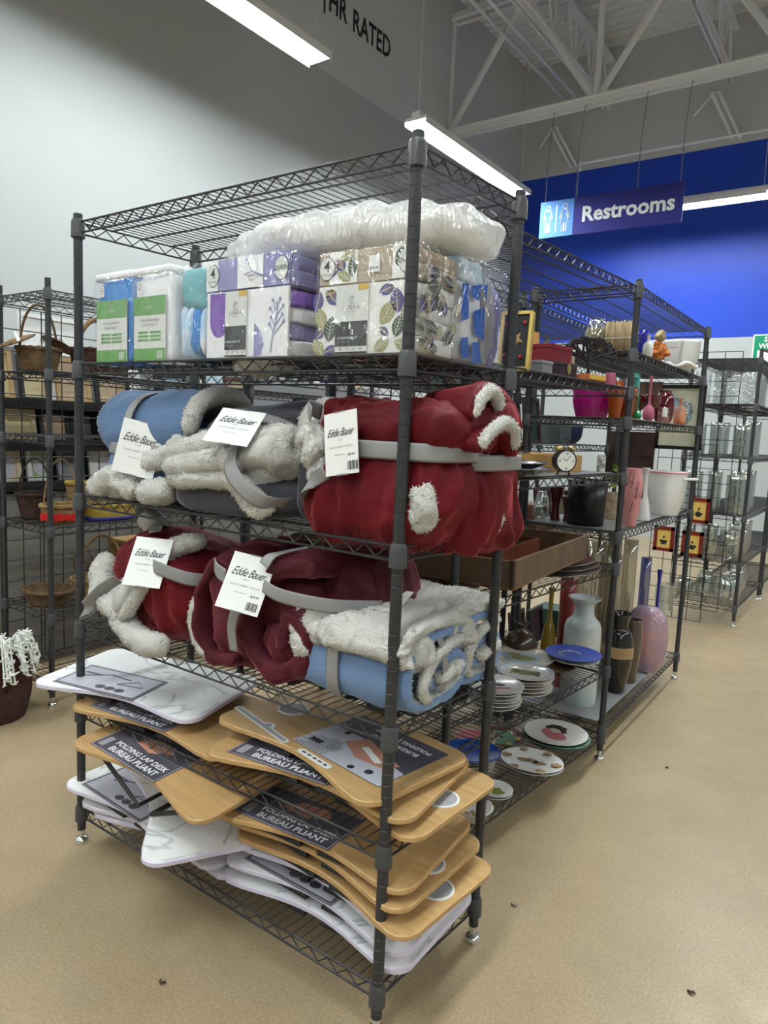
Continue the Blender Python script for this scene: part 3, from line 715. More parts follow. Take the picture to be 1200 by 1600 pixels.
# -- charcoal throw
t = thing('folded_throw', 'charcoal throw with cream sherpa folds bulging over it, middle of the upper blanket shelf', 'throw blanket', (-.56, .19, S3)); M0 = Vector((-.56, .19, S3))
b = MB(); b.blob((0, .0, .058), (.225, .185, .058), M_FGREY, e=.5, nu=60, nv=30, amp=.012, fs=9)
b.blob((.02, .06, .20), (.20, .14, .075), M_FGREY, M=T(0, 0, 0)@RX(.25), e=.6, nu=60, nv=30, amp=.02, fs=9)
ribbon(b, [(-.19, -.10, .15), (-.11, -.14, .185), (-.02, -.15, .205), (.04, -.155, .20)], (0, .5, 1), .05, .04, M_FGREY, M_FGREY, amp=.006)
b.build('outer_cloth', t, smooth=True)
b = MB()
fluff(b, [(-.20, -.16, .135), (-.14, -.185, .155), (-.06, -.19, .175), (.02, -.185, .195), (.06, -.18, .185)], .027, flat=1.1)
fluff(b, [(-.21, -.16, .115), (-.13, -.2, .12), (-.04, -.205, .135), (.05, -.205, .145), (.10, -.2, .125)], .027, flat=1.1)
fluff(b, [(-.19, -.17, .09), (-.11, -.2, .088), (-.02, -.2, .098), (.07, -.2, .10), (.13, -.2, .07), (.17, -.195, .042)], .026)
fluff(b, [(.09, -.205, .105), (.13, -.205, .055), (.165, -.2, .035), (.19, -.18, .06)], .020)
b.blob((.13, -.13, .175), (.085, .07, .062), M_SHERPA, e=.75, nu=50, nv=30, amp=.025, fs=22)
b.blob((.19, -.06, .25), (.09, .09, .035), M_SHERPA, M=RY(-.5)@T(.07, 0, .09), e=.7, nu=50, nv=30, amp=.02, fs=22)
b.blob((-.02, -.09, .11), (.2, .1, .06), M_SHERPA, e=.6, nu=50, nv=30, amp=.02, fs=22)
b.build('sherpa_lining', t, smooth=True)
b = MB(); b.tube(catmull([(.06, -.14, .245), (.085, -.2, .195), (.10, -.235, .14), (.15, -.245, .095), (.2, -.22, .06), (.215, -.15, .055)], 6), .0014, M_BAND, 8, flat=14, upv=(1, .35, .9))
b.tube(catmull([(.05, -.12, .245), (.12, -.13, .25), (.2, -.1, .22)], 5), .0014, M_BAND, 8, flat=12, upv=(0, .7, .7)); b.build('ribbon_band', t, smooth=True)
hang_tag(t, Vector((-.472, -.02, 1.335))-M0, (.099, .038, -.009), (-.023, .067, .063), .115, .12)
# -- grey-white puffs between charcoal and red: second sherpa throw
t = thing('cream_lined_throw', 'cream and charcoal sherpa throw squeezed between the charcoal and the red bundles', 'throw blanket', (-.31, .2, S3))
b = MB(); b.blob((0, 0, .10), (.05, .15, .1), M_FGREY, e=.6, amp=.015); b.build('outer_cloth', t, smooth=True)
b = MB(); fluff(b, [(-.01, -.14, .19), (.035, -.165, .215), (.06, -.16, .16), (.06, -.17, .10)], .030); fluff(b, [(.0, -.12, .2), (-.03, -.08, .26), (-.02, 0, .28)], .035); b.build('sherpa_lining', t, smooth=True)

def bundle_fn(zb, pinch, seed, fold=.012, freq=34):
    def fn(p, nn, th, ph):
        s1 = noise.noise(Vector((p.x*freq*.8+seed, p.y*freq*.8, p.z*4+seed))); s2 = noise.noise(Vector((p.x*16+seed, p.y*16+4, p.z*22+seed)))
        k = fold*(.45-1.7*abs(s1))*(1-.6*abs(nn.z))+fold*.45*(.3-abs(s2)*1.3)
        k += fold*.7*noise.noise(Vector((p.x*freq*.4+seed, p.y*freq*.4, p.z*9)))
        k -= pinch*math.exp(-((p.z-zb)/.028)**2)
        return k
    return fn
# -- big red bundle at the corner
t = thing('large_red_throw', 'large gathered red velvet throw with white tag at the rack corner', 'throw blanket', (-.095, .145, S3))
BF = bundle_fn(.045, .013, 2, .024, 24)
b = MB(); b.blob((0, 0, .15), (.165, .135, .155), M_FRED, e=.5, nu=120, nv=56, fn=lambda p, nn, th, ph: BF(p, nn, th, ph)+(.055*max(0, -nn.x)+.015)*max(0, (-p.z-.0)/.15)+.0065*math.sin((p.x+p.y)*92+5*noise.noise(Vector((p.x*8, p.y*8, p.z*5))))*(1-.7*abs(nn.z))*math.exp(-((p.z-.0)/.13)**2))
b.blob((.10, .0, .245), (.095, .13, .055), M_FRED, e=.7, nu=60, nv=30, fn=bundle_fn(-.3, 0, 5, .014, 26))
b.blob((-.15, -.02, .265), (.05, .07, .045), M_FRED, e=.7, nu=40, nv=24, amp=.02, fs=14)
b.build('outer_cloth', t, smooth=True)
b = MB(); fluff(b, [(-.20, -.06, .15), (-.165, -.125, .175), (-.15, -.10, .21)], .026)
b.blob((.128, -.105, .085), (.030, .036, .055), M_SHERPA, e=.9, nu=40, nv=26, amp=.010, fs=30)
b.blob((.13, .115, .06), (.06, .045, .07), M_SHERPA, e=.9, nu=30, nv=20, amp=.012, fs=30); b.build('sherpa_lining', t, smooth=True)
b = MB(); band(b, (0, 0, .195), (1, 0, 0), (0, 1, 0), .178, .139, .038, .52); b.tube(catmull([(-.19, -.07, .27), (-.185, -.12, .28), (-.15, -.15, .262)], 5), .0014, M_BAND, 8, flat=13, upv=(0, 0, 1))
b.tube(catmull([(-.10, -.155, .14), (-.14, -.16, .115), (-.178, -.13, .09), (-.19, -.06, .06)], 5), .0014, M_BAND, 8, flat=13, upv=(.7, 0, 1)); b.build('ribbon_band', t, smooth=True)
hang_tag(t, Vector((-.152, -.012, 1.312))-Vector((-.095, .145, S3)), (.087, -.002, .016), (-.014, .013, .124), .092, .135, True)
# -- second red, beside post
t = thing('creased_red_throw', 'creased red velvet throw with sherpa rims hanging over the far shelf corner', 'throw blanket', (.005, .27, S3))
b = MB(); b.blob((0, .0, .075), (.095, .125, .115), M_FRED, e=.5, nu=100, nv=50, fn=bundle_fn(.13, .01, 9, .022, 30))
b.blob((-.01, -.02, .25), (.10, .12, .075), M_FRED, e=.6, nu=80, nv=40, fn=bundle_fn(-.09, .02, 12, .022, 22))
ribbon(b, [(.04, -.17, .262), (.04, -.15, .30), (.04, -.107, .322), (.04, -.05, .325), (.03, .04, .30), (.03, .10, .25)], (1, -.1, .1), .11, .035, M_FRED, M_FRED, M_FRED, amp=.007, fs=18)
ribbon(b, [(.07, -.18, .205), (.07, -.13, .238), (.07, -.07, .252), (.07, -.02, .235), (.07, .0, .19)], (1, 0, .0), .10, .035, M_FRED, M_FRED, M_FRED, amp=.006, fs=18)
b.build('outer_cloth', t, smooth=True)
b = MB(); fluff(b, [(.090, -.165, .270), (.092, -.147, .304), (.094, -.107, .328), (.094, -.07, .320), (.092, -.052, .290)], .0125, flat=1.2)
fluff(b, [(.12, -.178, .212), (.12, -.13, .246), (.122, -.07, .262), (.12, -.025, .246), (.118, -.012, .208)], .0115, flat=1.2)
b.build('sherpa_lining', t, smooth=True)
b = MB(); band(b, (.0, 0, .175), (1, 0, 0), (0, 1, 0), .098, .124, .036, .55); b.build('ribbon_band', t, smooth=True)

# -- lower shelf: red with sherpa lapel
t = thing('lapelled_red_throw', 'red throw with wide cream sherpa lapels, leftmost on the lower blanket shelf', 'throw blanket', (-.88, .17, S4)); M0 = Vector((-.88, .17, S4))
R_ = RY(.12)
b = MB(); b.blob((0, 0, .15), (.185, .16, .148), M_FRED, e=.65, nu=110, nv=56, fn=bundle_fn(.3, 0, 21, .024, 18))
b.blob((.10, -.06, .14), (.10, .12, .12), M_FRED, e=.7, nu=70, nv=40, fn=bundle_fn(.3, 0, 24, .02, 20)); b.build('outer_cloth', t, smooth=True)
b = MB(); fluff(b, [(-.205, -.10, .20), (-.225, -.13, .165), (-.20, -.15, .11), (-.17, -.165, .08)], .040, flat=.8, upv=(0, 1, 0)); fluff(b, [(-.18, -.12, .13), (-.12, -.18, .10), (-.06, -.19, .09), (-.03, -.185, .05), (.05, -.19, .02), (.15, -.18, .02)], .034)
fluff(b, [(.17, -.07, .305), (.09, -.12, .275), (.055, -.165, .22), (.0, -.19, .15), (-.04, -.2, .09)], .026); fluff(b, [(.10, -.12, .25), (.06, -.175, .19), (.015, -.195, .12), (-.02, -.2, .07)], .020)
b.blob((-.10, -.12, .12), (.07, .065, .065), M_SHERPA, e=.8, nu=40, nv=24, amp=.02, fs=26)
fluff(b, [(-.16, .02, .31), (-.11, -.05, .325), (-.06, -.06, .31)], .03); b.build('sherpa_lining', t, smooth=True)
b = MB(); b.tube(catmull([(-.2, -.14, .07), (-.205, -.2, .045), (-.16, -.23, .075), (-.1, -.215, .14), (-.06, -.19, .175)], 6), .0014, M_BAND, 8, flat=15, upv=(.6, 0, .8))
b.build('ribbon_band', t, smooth=True); b = MB(); b.tube(catmull([(.08, -.175, .235), (.12, -.19, .235), (.2, -.16, .215), (.24, -.08, .2)], 6), .0014, M_BAND, 8, flat=13, upv=(0, 0, 1))
b.build('ribbon_band', t, smooth=True); b = MB(); b.tube(catmull([(-.10, .0, .30), (-.04, -.07, .318), (.0, -.11, .31)], 6), .0014, M_BAND, 8, flat=13, upv=(1, 1, .3))
b.build('ribbon_band', t, smooth=True)
hang_tag(t, Vector((-.808, -.015, .958))-M0, (.099, .042, -.002), (.007, .074, .113), .112, .14)

# -- lower shelf: wine red roll
t = thing('wine_red_throw', 'wine red rolled throw with crossed grey ribbons, middle of the lower blanket shelf', 'throw blanket', (-.40, .17, S4)); M0 = Vector((-.40, .17, S4))
b = MB()
def spiral(cx, cz, r0, r1, a0, a1, y, n=16): return [(cx+(r0+(r1-r0)*i/(n-1))*math.cos(math.radians(a0+(a1-a0)*i/(n-1))), y, cz+(r0+(r1-r0)*i/(n-1))*math.sin(math.radians(a0+(a1-a0)*i/(n-1)))*1.0) for i in range(n)]
ribbon(b, [(.17, 0, .30), (.10, 0, .305), (.0, 0, .27), (-.055, 0, .18), (-.045, 0, .09), (.01, 0, .04), (.08, 0, .04), (.135, 0, .09), (.14, 0, .15), (.10, 0, .175), (.07, 0, .14), (.075, 0, .10)], (0, 1, 0), .33, .060, M_FWINE, M_FWINE, M_FWINE, amp=.012, fs=14)
b.blob((-.13, .0, .16), (.10, .155, .16), M_FWINE, e=.6, nu=80, nv=44, fn=bundle_fn(.3, 0, 31, .02, 16))
ribbon(b, [(-.06, 0, .25), (-.16, 0, .27), (-.225, 0, .2), (-.24, 0, .1), (-.19, 0, .02), (-.09, 0, .03)], (0, 1, 0), .325, .04, M_FWINE, M_FWINE, M_FWINE, amp=.008, fs=14)
b.blob((.18, .04, .2), (.09, .13, .13), M_FWINE, e=.65, nu=60, nv=40, fn=bundle_fn(.3, 0, 35, .02, 16)); b.blob((.03, .03, .16), (.15, .15, .13), M_FWINE, e=.65, nu=70, nv=40, fn=bundle_fn(.3, 0, 44, .02, 18)); b.blob((.05, -.02, .10), (.09, .13, .075), M_FWINE, e=.8, nu=60, nv=36, fn=bundle_fn(.3, 0, 47, .018, 22))
b.build('outer_cloth', t, smooth=True)
b = MB(); fluff(b, [(-.255, -.14, .17), (-.268, -.14, .10), (-.24, -.145, .045), (-.2, -.145, .02)], .016)
fluff(b, [(.105, -.145, .15), (.13, -.15, .12), (.12, -.14, .1)], .024); b.build('sherpa_lining', t, smooth=True)
b = MB(); b.tube(catmull([(.10, -.1, .345), (.045, -.165, .325), (.03, -.185, .30)], 5), .0014, M_BAND, 8, flat=12, upv=(1, .2, .2)); b.tube(catmull([(-.05, -.195, .18), (-.07, -.19, .13), (-.065, -.185, .07)], 5), .0014, M_BAND, 8, flat=11, upv=(1, 0, 0))
b.tube(catmull([(-.17, -.16, .27), (-.13, -.185, .262), (-.09, -.195, .255)], 5), .0014, M_BAND, 8, flat=14, upv=(0, 0, 1)); b.tube(catmull([(.04, -.195, .255), (.1, -.195, .24), (.2, -.14, .225), (.28, -.05, .22)], 5), .0014, M_BAND, 8, flat=12, upv=(0, 0, 1)); b.build('ribbon_band', t, smooth=True)
hang_tag(t, Vector((-.412, -.03, .967))-M0, (.102, .036, -.015), (.01, .069, .115), .112, .14, True)

# -- lower shelf: light blue folded, end facing the aisle
def blue_fold(name, label, loc, W, cx=0, tagd=True, s=1.0, top=True):
    t = thing(name, label, 'throw blanket', loc); t.scale = (1, 1, .9); b = MB()
    # profile in y-z, extruded along x; the fold's open end faces +x
    ribbon(b, [(0, .10, .19), (0, -.03, .195), (0, -.105, .165), (0, -.125, .10), (0, -.10, .04), (0, -.0, .022), (0, .09, .035), (0, .115, .08), (0, .09, .12), (0, .0, .115), (0, -.04, .095), (0, -.02, .07), (0, .05, .072)],
           (1, 0, 0), W, .044*s, M_FLBLUE, M_SHERPA, M_FLBLUE, amp=.006, fs=16)
    b.blob((-.02, 0, .1), (W/2-.03, .10, .085), M_FLBLUE, e=.5, amp=.01)
    b.build('outer_cloth', t, smooth=True); b = MB()
    x = W/2
    fluff(b, [(x-.005, .105, .165), (x+.004, .02, .165), (x+.004, -.05, .135), (x+.004, -.075, .095), (x, -.07, .06), (x-.002, -.04, .04)], .013)
    fluff(b, [(x+.004, .09, .10), (x+.006, .03, .095), (x+.004, -.02, .085)], .018)
    if top:
        for x0, x1, yo in ((-W/2-.005, -W/2+.10, 0), (-W/2+.09, W/2+.004, -.012)):
            ribbon(b, [((x0+x1)/2, .115, .205), ((x0+x1)/2, .05, .222), ((x0+x1)/2, -.05, .225), ((x0+x1)/2, -.115+yo, .21), ((x0+x1)/2, -.138+yo, .182), ((x0+x1)/2, -.115+yo, .16)], (1, 0, 0), x1-x0, .042, M_SHERPA, M_SHERPA, amp=.014, fs=26)
        b.blob((W/2-.05, -.075, .165), (.062, .055, .05), M_SHERPA, e=.8, nu=40, nv=26, amp=.012, fs=30)
    b.build('sherpa_lining', t, smooth=True)
    return t
t = blue_fold('folded_blue_throw', 'light blue folded throw with cream sherpa top, nearest on the lower blanket shelf', (-.142, .162, S4), .325)
b = MB(); band(b, (-.03, -.005, .118), (0, 1, 0), (0, 0, 1), .148, .122, .036, .6); b.build('ribbon_band', t, smooth=True); MB().tube(catmull([(.05, -.03, .245), (.1, -.02, .235), (.16, -.01, .19), (.178, -.005, .12), (.17, 0, .05)], 6), .0014, M_BAND, 8, flat=9, upv=(0, 1, 0)).build('ribbon_band', t, smooth=True)
hang_tag(t, (-.01, .0, .252), (.9, .3, 0), (-.3, .9, .12), .12, .15)
t = blue_fold('tucked_blue_throw', 'light blue sherpa throw tucked behind the nearest blue one', (-.125, .372, S4), .27, top=True)
t = thing('plain_blue_throw', 'plain blue throw barely showing behind the two folded blue ones', 'throw blanket', (-.27, .36, S4)); b = MB().blob((0, 0, .12), (.08, .1, .12), M_FBLUE, e=.6, amp=.015); b.build('folded_cloth', t, smooth=True)

# ================================================================ folding lap desks
M_BAMBOO = wood_mat('bamboo_laminate', (.47, .285, .115), (.57, .37, .17), .32, 3, (1, 14, 1), coat=.4); M_MARBLE = marble_mat()
M_EDGEW = mat('lilac_white_edge', (.66, .62, .76), .4); M_EDGEB = wood_mat('bamboo_edge', (.42, .25, .10), (.54, .34, .15), .4, 20, (1, 1, 6))
M_SLOT = mat('slot_grey', (.35, .36, .38), .5); M_INSERT = mat('insert_slate', (.055, .055, .07), .35, var=(.11, .10, .13), vscale=6)
M_SKIN = mat('insert_skin_print', (.50, .24, .17), .4); M_LGREY = mat('insert_light', (.52, .52, .60), .35)
def board_outline(L=.59, D=.37, r=.05, cc=.045, n=14):
    pts = []
    def arc(cx, cy, a0, a1):
        for i in range(7): a = math.radians(a0+(a1-a0)*i/6); pts.append((cx+r*math.cos(a), cy+r*math.sin(a)))
    arc(-L/2+r, r, 180, 260); 
    for i in range(1, n): x = -L/2+r+(L-2*r)*i/n; pts.append((x, cc*math.sin(PI*i/n)**1.3))
    arc(L/2-r, r, -80, 0); arc(L/2-r, D-r, 0, 90); arc(-L/2+r, D-r, 90, 180); return pts
OUT = board_outline()
def board_inset(k): 
    return [(x*(1-k/.295), (y-.185)*(1-k/.185)+.185) for x, y in OUT]
def lap_desk(kind, label, M, insert='front', slot=False, leg=True, drop=.026):
    t = thing('lap_desk', label, 'lap desk', M=M); b = MB(); top, edge = (M_MARBLE, M_EDGEW) if kind == 'marble' else (M_BAMBOO, M_EDGEB)
    n = len(OUT); A = board_inset(.003); v = [(x, y, -.012) for x, y in OUT]+[(x, y, -.002) for x, y in OUT]+[(x, y, 0) for x, y in A]
    b.add(v, [(j*n+i, j*n+(i+1) % n, (j+1)*n+(i+1) % n, (j+1)*n+i) for j in range(2) for i in range(n)], edge); b.poly(v[2*n:], top); b.poly(v[:n][::-1], edge); b.build('board', t)
    if leg:
        for s in (-1, 1):
            b = MB(); b.tube([(s*.22, .05, -.02), (s*.03, .05, -drop), (s*.03, .30, -drop), (s*.22, .30, -.02)], .007, M_BLACK, 6); b.box((s*.20, .06, -.019), (.07, .04, .014), M_WHITE if kind == 'marble' or s > 0 else M_BLACK); b.box((s*.2, .29, -.019), (.07, .04, .014), M_BLACK)
            b.build('folding_leg', t, smooth=True, ang=40)
    if insert == 'front':
        b = MB(); G = T(-.085, .115, .0012); b.box((0, 0, 0), (.30, .16, .0014), M_INSERT, G); G = G@T(0, 0, .001)
        for a in ((-.148, -.078, .148, -.076), (-.148, .076, .148, .078), (-.148, -.078, -.146, .078), (.146, -.078, .148, .078)): b.rect(*a, M_LGREY, G)
        if kind != 'marble':
            b.text('FOLDING LAP DESK', .0255, M_LET, G@T(.02, -.028, .0004), .02); b.text('BUREAU PLIANT', .029, M_LET, G@T(.02, -.056, .0004), .02); b.rect(-.135, -.066, -.112, -.02, M_SLOT, G, .0003)
            b.poly([(-.06, .01, .0004), (.02, -.005, .0004), (.08, .03, .0004), (.06, .06, .0004), (-.02, .055, .0004)], M_SKIN, G)
        else:
            b.rect(-.14, -.07, .14, .07, M_LGREY, G, .0003)
            for i in range(3): b.disc(.013, M_INSERT, G@T(.0+.035*i, -.045, .0006), 1.3, 14)
            b.tube([(-.1, 0, .0006), (-.03, .04, .0006), (.05, .03, .0006)], .002, M_INSERT, 4, M=G); b.tube([(.03, -.01, .0006), (.08, .03, .0006), (.12, .0, .0006), (.03, -.01, .0006)], .0016, M_INSERT, 4, M=G); b.rect(-.12, .02, -.06, .03, M_INSERT, G, .0005)
        b.build('paper_insert', t)
    if insert == 'big':
        b = MB(); G = fr((.10, .20, .0012), (-1, .0, 0), (0, -1, 0)); b.box((0, 0, 0), (.30, .25, .0014), M_INSERT, G); G = G@T(0, 0, .001)
        b.poly([(-.15, .125, 0), (.15, .125, 0), (.15, -.02, 0), (-.15, .04, 0)], M_LGREY, G); b.rect(.0, -.02, .15, .125, M_LGREY, G, .0001)
        b.poly([(.03, -.03, .0003), (.06, .03, .0003), (-.02, .07, .0003), (-.10, .06, .0003), (-.12, .02, .0003), (-.05, -.0, .0003)], M_SKIN, G)
        b.poly([(.01, .02, .0006), (-.07, .055, .0006), (-.08, .04, .0006), (0, .005, .0006)], M_PAPER, G)
        b.rect(.03, .06, .07, .09, M_SLOT, G, .0004); b.rect(.05, .035, .09, .055, M_SLOT, G, .0004); b.rect(.09, .07, .13, .09, M_DARKC, G, .0004)
        b.disc(.011, M_DARKC, G@T(-.09, .095, .0005), 1, 14); b.disc(.009, M_DARKC, G@T(.09, -.01, .0005), 1, 14); b.disc(.009, M_DARKC, G@T(-.045, .11, .0005), 1, 14)
        b.text('FOLDING LAP DESK', .0215, M_LET, G@T(-.03, -.085, .0006), .02); b.text('BUREAU PLIANT', .022, M_LET, G@T(-.03, -.055, .0006), .02)
        for i in range(9): b.rect(.04, .118-.008*i, .145-.012*(i % 3), .1205-.008*i, M_DARKC, G, .0006)
        b.build('paper_insert', t)
    if slot:
        b = MB(); G = T(-.175, .07, 0)@RZ(-.12)
        def pill(L_, w_, z, m): b.poly([(sx*(L_/2-w_/2)+w_/2*math.cos(a), w_/2*math.sin(a), z) for sx, r0 in ((1, -PI/2), (-1, PI/2)) for a in [r0+PI*k/8 for k in range(9)]], m, G)
        pill(.26, .024, .0012, M_WHITE); b.disc(.021, M_WHITE, G@T(.02, .008, .0011)); pill(.245, .013, .0018, M_SLOT); b.disc(.012, M_SLOT, G@T(.02, .01, .0019)); b.build('tablet_slot', t)
        b = MB(); G = T(.06, .052, 0)@RZ(-.05); pill(.12, .022, .0014, M_WHITE)
        for i in range(5): b.rect(-.045+.02*i, -.003, -.033+.02*i, .003, M_BLACK, G, .002)
        b.build('cable_slot', t)
    if slot or insert == 'ring':
        cx, cy = (-.20, .20) if slot else (.235, .19)
        b = MB(); b.lathe([(.044, -.001), (.044, .0025), (.038, .0025), (.038, .0006), (.0005, .0006)], M_WHITE, 28, T(cx, cy)); b.disc(.038, M_SLOT, T(cx, cy, .0012)); b.build('cup_holder', t, smooth=True, ang=40)
    return t
def DM(x, y, z, deg, rx=0, ry=0): return T(x, y, z)@RZ(math.radians(deg))@RY(math.radians(ry))@RX(math.radians(rx))
lap_desk('marble', 'white marble-look lap desk on top at the left, poking out past the rack', DM(-.945, -.055, .54, 14, 1, 1))
lap_desk('wood', 'bamboo lap desk directly under the top marble-look one', DM(-.81, -.045, .487, 7.5, 1, 1.5))
lap_desk('wood', 'bamboo lap desk with slate card below the wire shelf, lower left', DM(-.735, -.13, .405, -1.6, 4, 2.5), drop=.115)
lap_desk('marble', 'marble-look lap desk sticking out at the far left of the bottom shelf', DM(-.90, -.055, .20, -1, 0, 2))
lap_desk('marble', 'marble-look lap desk turned aslant, its corner pointing at the viewer', DM(-.835, -.045, .262, -30, 0, 1), insert=None)
lap_desk('marble', 'marble-look lap desk third from the bottom, left pile', DM(-.84, -.02, .165, 3), insert=None, leg=False)
lap_desk('marble', 'marble-look lap desk at the very bottom of the left pile', DM(-.80, .0, .140, 4), insert=None, leg=False)
lap_desk('wood', 'bamboo lap desk with white tablet slot and large printed card, top of the right pile', DM(-.30, -.012, .565, -8, -1, 1), 'big', True)
lap_desk('wood', 'bamboo lap desk second from the top of the right pile', DM(-.235, -.035, .525, 6))
lap_desk('wood', 'bamboo lap desk third from the top of the right pile, turned toward the aisle', DM(-.22, .015, .488, -3), 'ring')
lap_desk('wood', 'bamboo lap desk just below the wire shelf in the right pile', DM(-.235, -.02, .36, 4))
lap_desk('wood', 'bamboo lap desk with grey cup ring, second below the wire shelf', DM(-.235, -.005, .325, -2), 'ring')
lap_desk('wood', 'bamboo lap desk lowest of the wooden ones in the right pile', DM(-.21, -.005, .282, -5), 'ring')
lap_desk('marble', 'marble-look lap desk topmost of the three under the right pile', DM(-.255, .03, .237, -2))
lap_desk('marble', 'marble-look lap desk in the middle of the three under the right pile', DM(-.25, .02, .194, 0))
lap_desk('marble', 'marble-look lap desk at the very bottom of the right pile', DM(-.25, .018, .15, 1), insert=None)
# ================================================================ goods on the side racks
PROF = dict(
 cyl=[(.94, 0), (1, .03), (1, 1)], bowl=[(.55, 0), (.62, .04), (.9, .35), (1, 1)], pot=[(.70, 0), (.75, .02), (.93, .4), (1, .97), (1.02, 1)],
 bottle=[(.75, 0), (1, .08), (1, .4), (.8, .6), (.33, .72), (.3, .93), (.42, 1)], urn=[(.5, 0), (.6, .03), (.95, .35), (1, .6), (.8, .75), (.55, .82), (.6, .92), (.8, 1)],
 bud=[(.5, 0), (.9, .06), (1, .16), (.8, .28), (.28, .38), (.2, .6), (.22, .85), (.4, 1)], flare=[(.6, 0), (.62, .02), (.5, .3), (.6, .6), (1, 1)],
 taper=[(.55, 0), (.65, .03), (.9, .45), (1, .7), (.85, .9), (.8, 1)], egg=[(.4, 0), (.55, .03), (.85, .2), (1, .48), (.93, .75), (.7, .92), (.35, 1)],
 goblet=[(.7, 0), (.65, .02), (.12, .06), (.1, .4), (.5, .5), (.95, .75), (1, 1)], jug=[(.9, 0), (.98, .02), (1, .4), (1, .66), (.9, .76), (.58, .83), (.56, .93), (.84, .985), (.88, 1)],
 slim=[(.9, 0), (1, .03), (.7, .3), (.35, .55), (.3, .85), (.5, 1)], fish=[(.55, 0), (.85, .12), (1, .45), (.85, .8), (.6, .93), (.7, 1)])
def cm(p, w, h, n=5):
    P = catmull([(a*w/2, b*h, 0) for a, b in p], n); return [(max(.0008, q.x), q.y) for q in P]
def vessel(kind, label, loc, w, h, prof, m, cat='vase', t=.003, seg=28, fn=None, sx=1, sy=1, build=True):
    b = MB().shell(cm(PROF[prof], w, h), t, m, seg, fn=fn, sx=sx, sy=sy)
    if not build: return b
    o = b.build(kind, smooth=True); tag(o, label, cat); o.location = loc; return o
def vthing(kind, label, cat, loc, rz=0, group=None): return thing(kind, label, cat, loc, rz, group)
def ceram(n, c, r=.25, **k): return mat(n, c, r, coat=.5, **k)
G_CLEAR = glass_mat('clear_glass', (.93, .955, .95), .2)
M_CREAM = ceram('ceramic_cream', (.62, .57, .46)); M_CWHITE = ceram('ceramic_white', (.72, .71, .69)); M_TAN = ceram('ceramic_tan', (.40, .26, .11)); M_DBROWN = ceram('ceramic_brown', (.05, .025, .015))
# liners on wire shelves
M_LINER = mat('shelf_liner', (.30, .31, .32), .3, alpha=.85)
def liner(label, o, ang, x0, x1, y0, y1, z):
    b = MB().box(((x0+x1)/2, (y0+y1)/2, .003), (x1-x0, y1-y0, .002), M_LINER); ob = b.build('shelf_liner'); ob.location = (o[0], o[1], z+.002); ob.rotation_euler = (0, 0, ang); return tag(ob, label, 'shelf liner')
liner('grey plastic liner under the pink and black vases, bottom shelf of the vase rack', (-.069, 1.681), a2, .03, 1.27, .03, .40, .148)
liner('grey plastic liner under the white pot with pink rim', (-.069, 1.681), a2, .03, 1.27, .03, .40, .965)
liner('grey plastic liner under the alarm clock', (-.166, .535), a1, .03, 1.12, .03, .40, 1.205)
# ---- plates
def plate(loc, r, m, label, motif=None, group=None, rz=0, sx=1, tilt=0, deep=.012, rim=None, cat='plate'):
    prof = [(.0008, 0), (r*.55, 0), (r*.62, .003), (r*.96, deep), (r, deep+.002), (r*.985, deep+.0035), (r*.93, deep+.001), (r*.62, .0065), (.0008, .0055)]
    t = thing('plate', label, cat, loc, rz, group) if (motif or rim) else None
    b = MB().lathe(prof, m, 40, sy=sx)
    if t is None:
        o = b.build('plate', smooth=True); tag(o, label, cat, group); o.location = loc; o.rotation_euler = (tilt, 0, rz); return o
    t.rotation_euler = (tilt, 0, rz); b.build('dish', t, smooth=True)
    if rim:
        q = MB().lathe([(r*.99, deep+.003), (r*.93, deep+.0018), (r*.86, deep-.0008)], rim, 40, sy=sx); q.f = q.f[:80]; q.m = q.m[:80]; q.build('rim_band', t, smooth=True)
    if motif: q = MB(); motif(q, T(0, 0, .0075)); q.build('painted_motif', t)
    return t
M_OLIVE = mat('paint_olive', (.20, .20, .05), .4); M_PAINTB = mat('paint_blue', (.04, .08, .42), .35); M_PRED = mat('paint_red', (.36, .02, .02), .4); M_PBLK = mat('paint_black', (.015, .012, .014), .4); M_PPINK = mat('paint_pink', (.42, .12, .14), .4); M_PSKY = mat('paint_sky', (.30, .42, .48), .4); M_PGRN = mat('paint_green', (.07, .18, .09), .4); M_TANP = mat('paint_tan', (.30, .20, .10), .4)
def splat(b, M, r, m, sx=1, n=18, am=.25, sd=0):
    b.poly([(r*sx*(1+am*noise.noise(Vector((math.cos(a)*2, math.sin(a)*2, sd))))*math.cos(a), r*(1+am*noise.noise(Vector((math.cos(a)*2+5, math.sin(a)*2, sd))))*math.sin(a), 0) for a in [2*PI*k/n for k in range(n)]], m, M)
def crab(b, M):
    splat(b, M, .026, M_OLIVE, 1.25)
    for s in (-1, 1):
        for k in range(3): b.tube([(s*.02, -.01+.012*k, .0005), (s*.045, -.015+.018*k, .0005), (s*.052, -.03+.02*k, .0005)], .0022, M_OLIVE, 4, M=M)
def scene(b, M): splat(b, M, .065, M_PSKY, 1.3, sd=1); splat(b, M@T(.01, -.015, .0005), .035, M_OLIVE, 1.5, sd=3); splat(b, M@T(-.03, .02, .0006), .02, M_TANP, 1.4, sd=5)
def bird(b, M): splat(b, M, .030, M_LGREY, 1.4, sd=2); splat(b, M@T(.01, .012, .0005), .012, M_PBLK, 2, sd=5); b.tube([(-.05, -.02, .0005), (0, -.026, .0005), (.05, -.015, .0005)], .003, M_PPINK, 4, M=M)
def lady(b, M): splat(b, M@T(-.035, .03), .042, M_PBLK, 1.1, am=.4, sd=3); splat(b, M@T(.005, -.012, .0005), .04, M_PPINK, 1.5, sd=2); splat(b, M@T(-.02, .012, .001), .02, M_CREAM, 1.2, sd=2)
